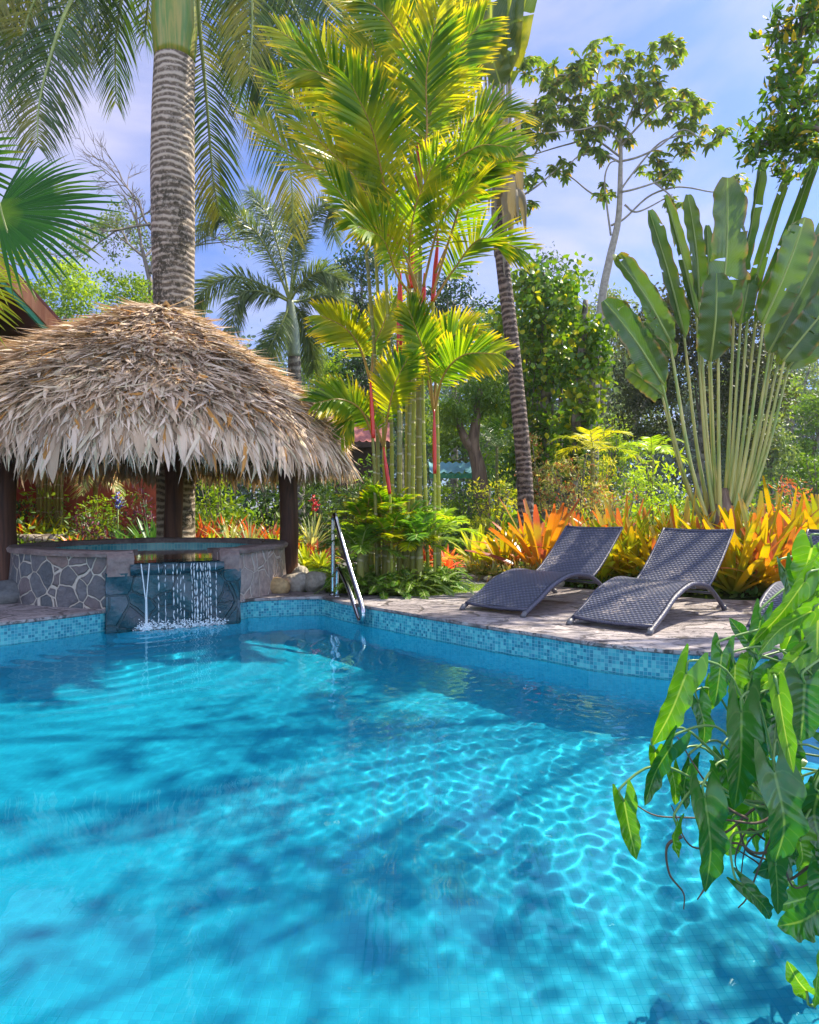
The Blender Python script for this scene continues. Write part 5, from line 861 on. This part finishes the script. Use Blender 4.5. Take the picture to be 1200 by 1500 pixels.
for i, a in enumerate([
    ('yellow_shrub', 'sunlit yellow green shrub left of the traveller palm stalks', 960, 655, 745, 42, 14, 'lime', .11, .4), ('yellow_shrub', 'low lime shrub directly left of the traveller palm base', 985, 690, 765, 32, 12.5, 'bright', .09, .4),
    ('variegated_shrub', 'cream and green mottled shrub behind the orange bromeliads', 850, 655, 750, 55, 14, 'varieg', .10, .35), ('variegated_shrub', 'mottled shrub right of the mottled cream one', 905, 690, 755, 38, 13, 'varieg', .09, .35), ('yellow_shrub', 'yellow leaved shrub behind the leftmost orange bromeliads', 720, 690, 760, 35, 14, 'yellowshrub', .09, .35),
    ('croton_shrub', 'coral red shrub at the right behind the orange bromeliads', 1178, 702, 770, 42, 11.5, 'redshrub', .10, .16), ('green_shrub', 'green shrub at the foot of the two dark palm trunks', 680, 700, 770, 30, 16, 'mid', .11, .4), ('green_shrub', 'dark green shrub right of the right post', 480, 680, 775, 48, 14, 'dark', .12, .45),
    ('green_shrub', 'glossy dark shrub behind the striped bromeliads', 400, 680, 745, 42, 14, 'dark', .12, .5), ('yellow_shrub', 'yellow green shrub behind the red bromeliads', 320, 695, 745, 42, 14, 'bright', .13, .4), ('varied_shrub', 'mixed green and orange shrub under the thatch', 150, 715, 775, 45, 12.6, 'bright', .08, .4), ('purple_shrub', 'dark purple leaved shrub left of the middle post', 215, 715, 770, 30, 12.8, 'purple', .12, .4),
    ('purple_shrub', 'low maroon shrub behind the coral bromeliad', 130, 755, 790, 28, 12, 'purple', .10, .4), ('green_shrub', 'green shrub between cottage and palm clump', 540, 660, 770, 30, 15, 'mid', .12, .4), ('green_shrub', 'light green shrub below the blue roofed shed', 655, 695, 770, 35, 18, 'bright', .12, .4), ('green_shrub', 'green shrub at right below the pale trees', 1120, 700, 775, 35, 13, 'mid', .09, .4),
    ('green_shrub', 'pale green shrub right of the vine columns', 800, 640, 735, 40, 15.5, 'varieg', .09, .4), ('green_shrub', 'yellow tinted shrub at the left behind the planter wall', 60, 700, 770, 40, 13.6, 'bright', .12, .35), ('green_shrub', 'dark shrub at far left behind the post', 5, 700, 800, 40, 12.8, 'dark', .12, .4), ('yellow_shrub', 'bright yellow shrub below the vine column', 880, 640, 720, 30, 15, 'yellowshrub', .10, .3),
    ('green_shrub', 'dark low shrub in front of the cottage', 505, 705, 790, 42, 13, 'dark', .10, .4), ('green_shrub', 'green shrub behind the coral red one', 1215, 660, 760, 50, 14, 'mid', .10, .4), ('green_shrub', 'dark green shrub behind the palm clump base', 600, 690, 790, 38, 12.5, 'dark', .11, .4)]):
    shrub(a[0], a[1], 'shrub', *a[2:7], GR[a[7]], i, a[8], a[9])
# small feathery palms
def smallpalm(label, px, yc, D, L_, n, lm, seed, H=None, ll=.28, name='small_palm', dr=.5, w_=.03, group='small feathery palms', nl=26, rach='rachis', e=(.3, 1.3)):
    g = np.random.default_rng(seed); c = P(px, yc, D); t = thing(name, label, 'palm', (c[0], D, -.03), group); b = np.array([c[0], D, -.03])
    if c[2] > .15: mb = MB(); tube(mb, [b, (b + c) / 2, c], [.06, .05, .04], 8, 8); mb.build('stem', M['cane2'], t)
    else: c = b + [0, 0, .06]
    for k in range(n):
        a = k * 2.4 + g.normal(0, .2); el = e[0] + (e[1] - e[0]) * k / n; h = np.array([math.cos(a), math.sin(a), 0]); ln = L_ * g.uniform(.8, 1.1); q = [c + h * math.cos(el) * ln * s + UPV * (math.sin(el) * ln * s - dr * ln * s ** 2.2) for s in (0, .33, .66, 1.)]
        ml, mr = MB(), MB(); frond(ml, mr, q, (h[0] * -.6, h[1] * -.6, 1), nl, ll, w_, g, .4, .95, .25, .2, .12, False, (.012, .004), 4); f_ = ml.build('frond', lm, t); mr.build('rachis', M[rach], f_)
smallpalm('yellow feathery palm below the narrow vine column', 868, 660, 14.5, 1.1, 9, GR['yellowshrub'], 1, ll=.35); smallpalm('feathery palm with hanging yellow fronds left of the traveller palm', 955, 665, 15.5, .95, 9, GR['lime'], 2, ll=.3); smallpalm('dark fan like palm behind the twisted trunk', 728, 655, 19, 1.5, 11, GR['dark'], 3, ll=.5)
smallpalm('young palm with red stem in front of the palm clump', 572, 800, 8.15, .62, 12, GR['lip'], 4, ll=.2, dr=.35, w_=.026, rach='redpet', e=(.5, 1.45)); smallpalm('young palm right of the red stemmed one', 592, 770, 8.6, .6, 10, GR['fern'], 5, ll=.24, dr=.3, rach='redpet'); smallpalm('drooping palm seedling right of the clump base', 606, 800, 8.3, .5, 10, GR['lip'], 6, ll=.18, dr=.5)
smallpalm('bushy yellow green palm fronds low at the left of the clump', 535, 775, 8.5, .72, 11, GR['lip'], 11, ll=.20, dr=.35, w_=.034, rach='redpet', e=(.4, 1.4)); smallpalm('arching bright palm seedling low at the middle of the clump', 565, 762, 8.45, .78, 10, GR['lip'], 12, ll=.22, dr=.35, w_=.036, rach='redpet', e=(.4, 1.4)); smallpalm('wide frond palm seedling right of the clump canes', 640, 785, 9.0, .7, 9, GR['lime'], 13, ll=.22, dr=.4, w_=.036, e=(.4, 1.3)); smallpalm('green seedling palm at the right front of the clump', 615, 800, 8.2, .7, 11, GR['fern'], 14, ll=.2, dr=.45, w_=.03, e=(.5, 1.4)); smallpalm('dark green seedling palm at the left front of the clump', 528, 810, 8.05, .7, 12, GR['mid'], 15, ll=.2, dr=.45, w_=.03, e=(.4, 1.35))
smallpalm('tall ponytail like grass palm behind the shelter', 140, 700, 13.2, .62, 14, GR['varieg'], 8, ll=.25, dr=.9); smallpalm('low green palm left of the palm clump base', 545, 770, 9.3, .75, 9, GR['lime'], 9, ll=.25)
# cane stems behind the shelter (left)
cp = thing('cane_plant', 'group of thin pale upright canes behind the left of the shelter', 'plant', (P(68, 0, 13.4)[0], 13.4, -.03)); g = np.random.default_rng(4)
for k in range(8): x = 52 + k * 5.5 + g.uniform(-1, 1); mb = MB(); tube(mb, [G(x, 13.4 + g.uniform(-.2, .2)), P(x + g.uniform(-3, 3), 720, 13.4), P(x + g.uniform(-5, 8), 640, 13.4)], [.035, .028], 7, 10); mb.build('stem', M['cane2'], cp)
mb = MB(); c, _ = clumps(g, [(*P(80, 655, 13.4), .5, .4, .5), (*P(50, 650, 13.4), .5, .4, .5)], 12, .15, 60); leaf_cloud(mb, c, .14, g, .4); mb.build('leaves', GR['dark'], cp)
# ---------------------------------------------------------------- bromeliads
def brom(label, px, D, L_, n, lm, seed, z=0., W_=.075, name='bromeliad', cat='bromeliad', group='orange bromeliads of the big bed', **kw):
    g = np.random.default_rng(seed); c = G(px, D, z); mb = MB(); rosette(mb, c, n, L_, W_, g, **kw); return tag(mb.build(name, lm, None, c), label, cat, group)
OB = [(738, 9.9, .75, 'yellow orange bromeliad at the left end of the big bed'), (775, 10.6, .85, 'narrow orange bromeliad behind the left end of the bed'), (792, 9.6, .95, 'tall orange red bromeliad left of the first lounger back'), (812, 10.2, .95, 'large fiery bromeliad in the middle left of the bed'), (838, 10.9, .8, 'golden bromeliad behind the fiery one'),
      (855, 9.8, .9, 'orange bromeliad rising over the first lounger back'), (885, 10.5, .9, 'golden bromeliad above the gap between loungers'), (905, 9.3, .9, 'orange bromeliad directly between the two lounger backs'), (925, 8.9, .75, 'low bromeliad close to the second lounger back left side'), (915, 10.0, .95, 'tall pink tinged bromeliad left of the second lounger'),
      (948, 9.5, 1.0, 'spreading orange bromeliad behind the second lounger left corner'), (975, 9.8, .95, 'golden bromeliad just left of the traveller palm base'), (1005, 9.1, .9, 'orange bromeliad touching the top edge of the second lounger'), (1030, 9.3, .85, 'red orange bromeliad in front of the traveller palm base'), (1068, 9.1, .95, 'golden bromeliad right of the traveller palm base'),
      (1092, 8.5, 1.0, 'large orange bromeliad right of the second lounger back'), (1075, 7.75, .9, 'front orange bromeliad right of the second lounger rear foot'), (1112, 7.85, 1.0, 'biggest golden orange bromeliad at the front right of the bed'), (1125, 9.0, 1.0, 'tall orange bromeliad behind the biggest one'), (1150, 8.4, 1.05, 'wide leaved golden bromeliad right of the biggest one'), (1162, 9.3, .95, 'orange bromeliad in front of the coral shrub'),
      (1188, 8.8, 1.0, 'orange bromeliad at the right edge above the third lounger'), (1215, 8.2, 1.0, 'golden bromeliad cut by the right edge'), (1140, 7.7, .85, 'red orange bromeliad left of the third lounger back'), (880, 9.0, .7, 'yellow bromeliad low behind the first lounger'), (700, 10.8, .7, 'small yellow bromeliad right of the palm clump'), (1230, 9.4, 1.0, 'orange bromeliad beyond the third lounger'), (965, 8.5, .6, 'short golden bromeliad behind the second lounger left side')]
for i, (px, D, L_, lb) in enumerate(OB): brom(lb, px, D, L_ * (1.12 + .3 * ((i * 7) % 5) / 4), 36, GR['bromgreen' if 'yellow' in lb and 'orange' not in lb else 'bromfire' if any(k_ in lb for k_ in ('red', 'fiery', 'pink')) else 'brom'], 200 + i, z=.05, W_=.088, arch=.5, e0=.45, e1=1.45, prof=(.7, .8, .95, 1, .95, .30), segs=7)
SBL = [(690, 9.9), (706, 9.7), (722, 9.5), (742, 9.3), (760, 9.2), (776, 9.15), (792, 9.1), (806, 9.0), (820, 9.0), (730, 9.9), (766, 9.7), (836, 8.9)]
LBL = ['at the gravel path end', 'second along the gravel path', 'third along the gravel path', 'left of the rock edging', 'above the first edging rocks', 'in the middle of the rock edging', 'right above the middle edging rocks', 'near the corner of the first lounger', 'touching the first lounger seat side', 'in the second row behind the path end', 'in the second row below the tall orange one', 'hidden behind the first lounger back']
for i, (px, D) in enumerate(SBL): brom('small striped green bromeliad ' + LBL[i], px, D, .34, 34, GR['bromsmall'], 300 + i, W_=.035, z=.06, group='small bromeliads along the path', arch=.8)
for i, (px, D) in enumerate([(715, 9.35), (748, 9.0), (762, 8.95), (772, 8.92), (783, 8.9), (795, 8.85), (806, 8.82), (816, 8.8), (728, 9.2), (738, 9.1)]):
    g = np.random.default_rng(600 + i); c = G(px, D, .04); mb = MB(); s = g.uniform(.05, .085); rock(mb, c, (s * 1.3, s, s * .85), g, 12, .15)
    tag(mb.build('edging_rock', M['bould'], None, c), ['leftmost', 'fourth', 'fifth', 'sixth', 'seventh', 'eighth', 'ninth', 'tenth', 'second', 'third'][i] + ' rounded rock counted from the left in the edging of the bromeliad bed', 'rock', 'edging rocks of the bromeliad bed')
GB = [('bromred', 285, 12.2, .75, 'orange red bromeliad just right of the middle post'), ('bromred', 302, 12.9, .8, 'deep red bromeliad behind the striped ones'), ('bromred', 330, 13.2, .85, 'dark red bromeliad in the back row under the thatch'), ('stripe', 338, 11.6, .8, 'silver striped bromeliad left of the pair'), ('stripe', 366, 11.8, .75, 'silver striped bromeliad right of the pair'), ('bromred', 398, 12.4, .7, 'orange bromeliad just left of the right post'), ('bromgreen', 404, 11.5, .5, 'yellow green bromeliad at the foot of the right post'),
      ('bromred', 440, 12.2, .6, 'red bromeliad right of the right post'), ('bromgreen', 448, 11.4, .5, 'yellow red bromeliad beside the lawn'), ('stripe', 457, 12.6, .8, 'striped bromeliad with red heart above the handrail'), ('bromred', 466, 11.9, .5, 'orange bromeliad behind the top of the handrail'), ('bromgreen', 470, 11.2, .42, 'small yellow bromeliad behind the handrail'), ('bromgreen', 310, 11.3, .45, 'lime green bromeliad low at the spa rim'), ('bromgreen', 340, 11.2, .4, 'yellow green bromeliad just above the spa rim'),
      ('bromcoral', 108, 11.6, .42, 'coral pink bromeliad left of the purple shrub'), ('agave', 222, 11.9, .75, 'dark green agave left of the middle post'), ('bromgreen', 60, 12.8, .8, 'big yellow green bromeliad behind the planter wall'), ('bromgreen', 88, 12.7, .75, 'second yellow green bromeliad behind the planter wall'), ('bromgreen', 40, 12.9, .7, 'yellow green bromeliad nearest the left post'), ('bromred', 36, 13.0, .95, 'pink red bromeliad rising beside the left post'), ('bromgreen', 196, 11.4, .4, 'small lime bromeliad low left of the agave'),
      ('purple', 165, 12.2, .5, 'maroon bromeliad beneath the flowers'), ('bromred', 620, 11.8, .5, 'orange bromeliad behind the palm clump base'), ('bromcoral', 655, 11.2, .45, 'coral orange bromeliad right of the palm clump'), ('bromred', 640, 12.2, .5, 'red bromeliad between the clump canes'), ('stripe', 130, 12.9, .7, 'tall cream striped bromeliad below the grass palm'), ('bromgreen', 112, 12.4, .55, 'mottled green bromeliad under the thatch'), ('bromgreen', 256, 11.4, .4, 'lime bromeliad at the foot of the middle post'), ('bromgreen', 425, 12.6, .55, 'green bromeliad behind the right post'), ('bromred', 372, 13.0, .7, 'red brown bromeliad behind the silver striped pair'), ('agave', 182, 12.4, .5, 'grey green agave beneath the purple shrub')]
for i, (k, px, D, L_, lb) in enumerate(GB): brom(lb, px, D, L_ * 1.12, 44, GR[k], 400 + i, z=(.22 if px < 420 or D > 12.5 else 0) if px < 500 else 0, W_=.055 if k != 'stripe' else .036, group='garden bromeliads under and beside the shelter', arch=.7 if k != 'agave' else .15, name='agave' if k == 'agave' else 'bromeliad', cat='agave' if k == 'agave' else 'bromeliad', e0=.15)
# flowers: a blue and a red flower spike
for nm, lb, px, y, D, col in (('blue_flower', 'small blue violet flower spike left of the purple shrub', 173, 738, 12.2, (.10, .14, .55)), ('red_flower', 'pointed crimson flower spike in the striped bromeliad right of the post', 461, 742, 12.5, (.70, .02, .04))):
    c = P(px, y, D); t = thing(nm, lb, 'flower', (c[0], D, -.03)); mb = MB(); g = np.random.default_rng(2); q = c + np.clip(g.normal(size=(60, 3)), -2, 2) * [.035, .035, .09]; leaf_cloud(mb, q, .06, g, .5, -1.5); mb.build('blossom', plain(nm, col, .5), t); mb = MB(); tube(mb, [(c[0], D, -.03), c], .012, 6, 4); mb.build('stalk', M['petiole'], t)
# ---------------------------------------------------------------- ferns and low plants round the clump
for i, (px, D, L_, lb) in enumerate([(520, 8.0, .5, 'dark fern left of the palm clump near the handrail'), (540, 7.95, .45, 'fern at the front left of the clump base'), (560, 7.85, .4, 'small fern in front of the red stemmed seedling'), (585, 7.9, .42, 'low fern at the front middle of the clump'), (612, 8.0, .5, 'broad fern at the front right of the clump'), (640, 8.3, .55, 'yellow green fern at the right of the clump base'), (625, 8.5, .5, 'fern behind the broad front fern'), (655, 8.7, .4, 'fern nearest the gravel path'), (505, 8.5, .55, 'fern on the lawn edge behind the handrail'), (530, 8.7, .6, 'arching fern behind the left front fern'), (600, 8.2, .5, 'deep green fern at the clump centre')]):
    smallpalm(lb, px, 900, D, L_ * 1.25, 15, GR['fern' if i in (5, 6, 8, 3) else 'mid'], 700 + i, ll=L_ * .17, name='fern', dr=.55, w_=.022, group='ferns around the palm clump', nl=30, e=(.25, 1.2))
def cover(name, label, poly, n, z, lm, leaf, seed, asp=.5):
    g = np.random.default_rng(seed); poly = np.array(poly); q = g.uniform(poly.min(0), poly.max(0), (n * 3, 2)); q = q[inside(q[:, 0], q[:, 1], poly)][:n]; c = np.column_stack([q, np.abs(g.normal(0, z, len(q))) * (.6 + .4 * np.sin(q[:, 0] * 5 + np.cos(q[:, 1] * 4) * 2))]); c[:, 2] = np.abs(c[:, 2]); mb = MB(); leaf_cloud(mb, c, leaf, g, asp, -.3); tag(mb.build(name, lm), label, None, None, 'stuff')
cover('ground_cover', 'low leafy ground cover around the palm clump', [(-.95, 8.05), (-.3, 7.9), (.2, 7.85), (.5, 8.3), (.7, 9.1), (.5, 9.8), (-.5, 9.6), (-1.1, 8.9)], 7000, .12, GR['cover'], .065, 1)
cover('bed_ground_cover', 'low leaves between the bromeliads of the big bed', [(1.5, 9.2), (2.6, 8.4), (3.6, 7.7), (6.2, 7.5), (7, 9), (8, 13), (1.2, 13.5), (.9, 10.5)], 15000, .16, GR['cover'], .11, 2)
cover('garden_ground_cover', 'low mixed leaves under the garden plants behind the spa', [(-9, 11.0), (-4.9, 11.0), (-2.2, 11.9), (-1.6, 12.6), (-.6, 13), (1, 13.2), (1.5, 18), (-12, 18), (-12, 11.2)], 22000, .35, GR['cover'], .13, 3)
cover('far_undergrowth', 'rough undergrowth between the background trees', [(-20, 16), (22, 14), (40, 50), (-40, 50)], 42000, .6, GR['bright'], .36, 4)
# ---------------------------------------------------------------- arrow leaved climber in the foreground
ph = thing('philodendron', 'arrow leaved climbing plant with long glossy green leaves hanging over the water at right', 'plant', (1.95, 2.3, 0)); g = np.random.default_rng(23)
def arrow(base, tip, Wm, nrm, wav, g, curl=.12, n=22):
    base, tip = np.array(base), np.array(tip); L_ = np.linalg.norm(tip - base); ax = norm(tip - base); nrm = norm(np.array(nrm) - ax * (np.array(nrm) @ ax)); C = curve([base, (base + tip) / 2 + nrm * curl * L_, tip - nrm * curl * .4 * L_], n); T, N, S = frames(C, nrm); v = np.linspace(0, 1, n); us = np.linspace(-1, 1, 9)
    w_ = Wm * .5 * np.interp(v, [0, .04, .12, .22, .34, .5, .7, .88, .96, 1], [.80, .92, 1.0, .92, .82, .86, .72, .40, .15, .01]); au = np.abs(us); p0 = g.uniform(0, 6)
    wave = (np.sin(v * wav * 2 * PI + p0)[:, None] * (us > 0) + np.sin(v * wav * 2 * PI + p0 + 2)[:, None] * (us < 0)) * au ** 2.5
    V = C[:, None] + S[:, None] * (w_[:, None] * us[None])[..., None] * (1 + .06 * wave[..., None]) + N[:, None] * ((w_[:, None] * (.28 * au ** 1.3 + .17 * wave)))[..., None]
    V = V - (T[:, None] * (L_ * .46 * (np.clip(1 - v / .22, 0, 1) ** 1.3)[:, None] * (np.maximum(0, au - .12) ** .8 * np.where(au > .9, .8, 1))[None])[..., None])
    uv = np.zeros((n, 9, 2)); uv[..., 0] = us; uv[..., 1] = v[:, None]; return V, uv
crown_c = np.array([1.75, 2.25, .35])
def addleaf(bx_, tx_, W_, D, lm='phil', wav=3.2, nr=None, dd=0., pet=True, root=None):
    b = P(*bx_, D); t_ = P(*tx_, D + dd); n_ = nr or (g.normal(0, .35), -1, g.normal(.25, .3)); V, uv = arrow(b, t_, W_ * D / F * 1.15, n_, wav, g, g.normal(.04, .09)); mb = MB(); grid_sheet(mb, V, uv); mb.build('leaf', GR[lm], ph)
    if pet:
        r = P(*root, D + .2) if root else crown_c + g.normal(0, .12, 3) + [0, 0, .5 * (b[2] - .35)]; k = norm(b - t_); mid = b + k * .10 + (r - b) * .25; mb = MB(); tube(mb, [b + (t_ - b) * .02, b + k * .035, mid, (mid + r) / 2 - [0, 0, .03], r], [.003, .0035, .005], 6, 20); mb.build('stalk', M['phpet'], ph)
for a in [((1086, 1040), (1077, 1186), 52, 1.75, 'phil', 3), ((1134, 1128), (1140, 1268), 60, 1.7, 'phil', 3.2), ((1032, 1165), (1036, 1309), 50, 1.75, 'phil', 3.4), ((1140, 1014), (1162, 1132), 26, 1.65, 'philnew', 2.4), ((1179, 1000), (1173, 1086), 56, 1.8, 'phil', 2.5), ((1006, 985), (957, 1093), 40, 1.8, 'philnew', 4), ((914, 1172), (932, 1259), 30, 1.8, 'philnew', 3), ((991, 1208), (993, 1257), 27, 1.75, 'philnew', 2.5), ((984, 1092), (943, 1179), 30, 1.8, 'phil', 3.5), ((960, 1100), (966, 1140), 20, 1.82, 'philnew', 2),
          ((1058, 955), (1047, 1036), 28, 1.9, 'phil', 4), ((1077, 972), (1075, 1026), 40, 1.9, 'philnew', 2), ((1023, 1028), (1032, 1093), 26, 1.95, 'phil', 3), ((1198, 1335), (1140, 1358), 52, 1.6, 'phil', 4), ((1205, 1385), (1192, 1478), 50, 1.5, 'philnew', 3), ((1182, 1452), (1153, 1409), 27, 1.52, 'philnew', 2.4), ((1136, 1266), (1140, 1340), 28, 1.75, 'phil', 3.5), ((1088, 1296), (1132, 1348), 22, 1.8, 'phil', 4), ((1172, 1231), (1168, 1278), 44, 1.8, 'philnew', 2), ((1190, 800), (1176, 866), 46, 1.95, 'philnew', 2.5),
          ((1180, 850), (1098, 948), 30, 1.85, 'philnew', 5), ((1192, 893), (1108, 958), 30, 1.8, 'philnew', 5), ((1150, 835), (1170, 905), 26, 2.0, 'phil', 4), ((1115, 905), (1098, 985), 24, 2.0, 'phil', 4), ((1172, 960), (1108, 1010), 30, 1.9, 'philnew', 4), ((1100, 945), (1068, 905), 20, 2.0, 'phil', 2), ((1210, 1090), (1170, 1180), 56, 1.85, 'phil', 3), ((1130, 1190), (1172, 1255), 36, 1.9, 'phil', 3), ((1205, 1280), (1190, 1345), 44, 1.75, 'phil', 3), ((1040, 1005), (1024, 1060), 24, 2.0, 'philnew', 3), ((1205, 855), (1196, 960), 50, 1.9, 'philnew', 3), ((1120, 1020), (1108, 1090), 40, 2.0, 'phil', 3),
          ((1010, 1120), (1003, 1185), 26, 1.95, 'phil', 3), ((985, 1130), (990, 1180), 20, 1.95, 'philnew', 3), ((1060, 1110), (1070, 1170), 30, 2.05, 'phil', 3), ((1200, 1160), (1205, 1250), 60, 1.8, 'phil', 3)]:
    addleaf(a[0], a[1], a[2], a[3], a[4], a[5], root=(1160, 1180) if a[1][1] > 1040 and a[0][0] < 1150 else None)
for k in range(82):
    y = g.uniform(880, 1320); x0 = 1045 if 960 < y < 1230 else 1100; x = g.uniform(x0 + 20, 1290); L_ = g.uniform(50, 92); a = g.normal(PI / 2 + .15, .5); addleaf((x, y), (x + math.cos(a) * L_ * .8, y + math.sin(a) * L_), g.uniform(26, 46), g.uniform(1.95, 2.5), 'phil' if g.random() < .7 else 'philnew', g.uniform(2.5, 4.5), dd=g.normal(0, .08), pet=k % 3 == 0)
mb = MB()
for l in [[(1180, 1200), (1120, 1180), (1060, 1220), (1030, 1200), (960, 1195), (925, 1175)], [(1180, 1230), (1110, 1250), (1070, 1235), (1010, 1240), (985, 1180)], [(1190, 1180), (1130, 1230), (1095, 1215), (1075, 1260), (1090, 1300)], [(1200, 1260), (1150, 1290), (1110, 1260), (1080, 1240)], [(1200, 1150), (1150, 1200), (1120, 1240), (1100, 1310), (1085, 1330)], [(1100, 1200), (1060, 1180), (1030, 1140), (1000, 1080)], [(1000, 1225), (976, 1240), (980, 1280), (1000, 1308), (999, 1332)], [(1060, 1235), (1045, 1270), (1030, 1300), (1020, 1318)], [(1130, 1220), (1150, 1270), (1165, 1300), (1200, 1290)], [(1080, 1210), (1100, 1250), (1160, 1262), (1210, 1250)], [(1150, 1180), (1110, 1205), (1060, 1202), (1050, 1225)], [(1210, 1220), (1160, 1235), (1130, 1210), (1095, 1235), (1080, 1290)]]:
    dz = g.uniform(-.1, .15); tube(mb, [P(x + g.normal(0, 3), y, 1.9 + dz) for x, y in l], [.0045, .003, .0016], 6, 40)
mb.build('aerial_roots', M['root'], ph); mb = MB(); tube(mb, [(1.95, 2.3, .0), (1.82, 2.28, .25), (1.7, 2.2, .5), (1.62, 2.1, .75)], [.035, .03, .022], 8, 16); tube(mb, [(1.82, 2.28, .25), (1.55, 2.0, .25), (1.32, 1.9, .15), (1.2, 1.85, .1)], [.025, .012], 8, 16); mb.build('vine_stem', M['root'], ph)
# ---------------------------------------------------------------- humid morning air
m = NT('haze_air'); v_ = m.n('VolumePrincipled', Color=(.86, .90, .96), Density=.0006, Anisotropy=.4); m.t.links.new(v_.outputs[0], m.out.inputs['Volume']); M['haze'] = m.m
mb = MB(); box(mb, (0, 50, 14.5), (176, 156, 36)); tag(mb.build('haze', M['haze'], smooth=False), 'thin humid air that pales the far trees', None, None, 'stuff')
cy.volume_bounces = 0; cy.volume_step_rate = 4
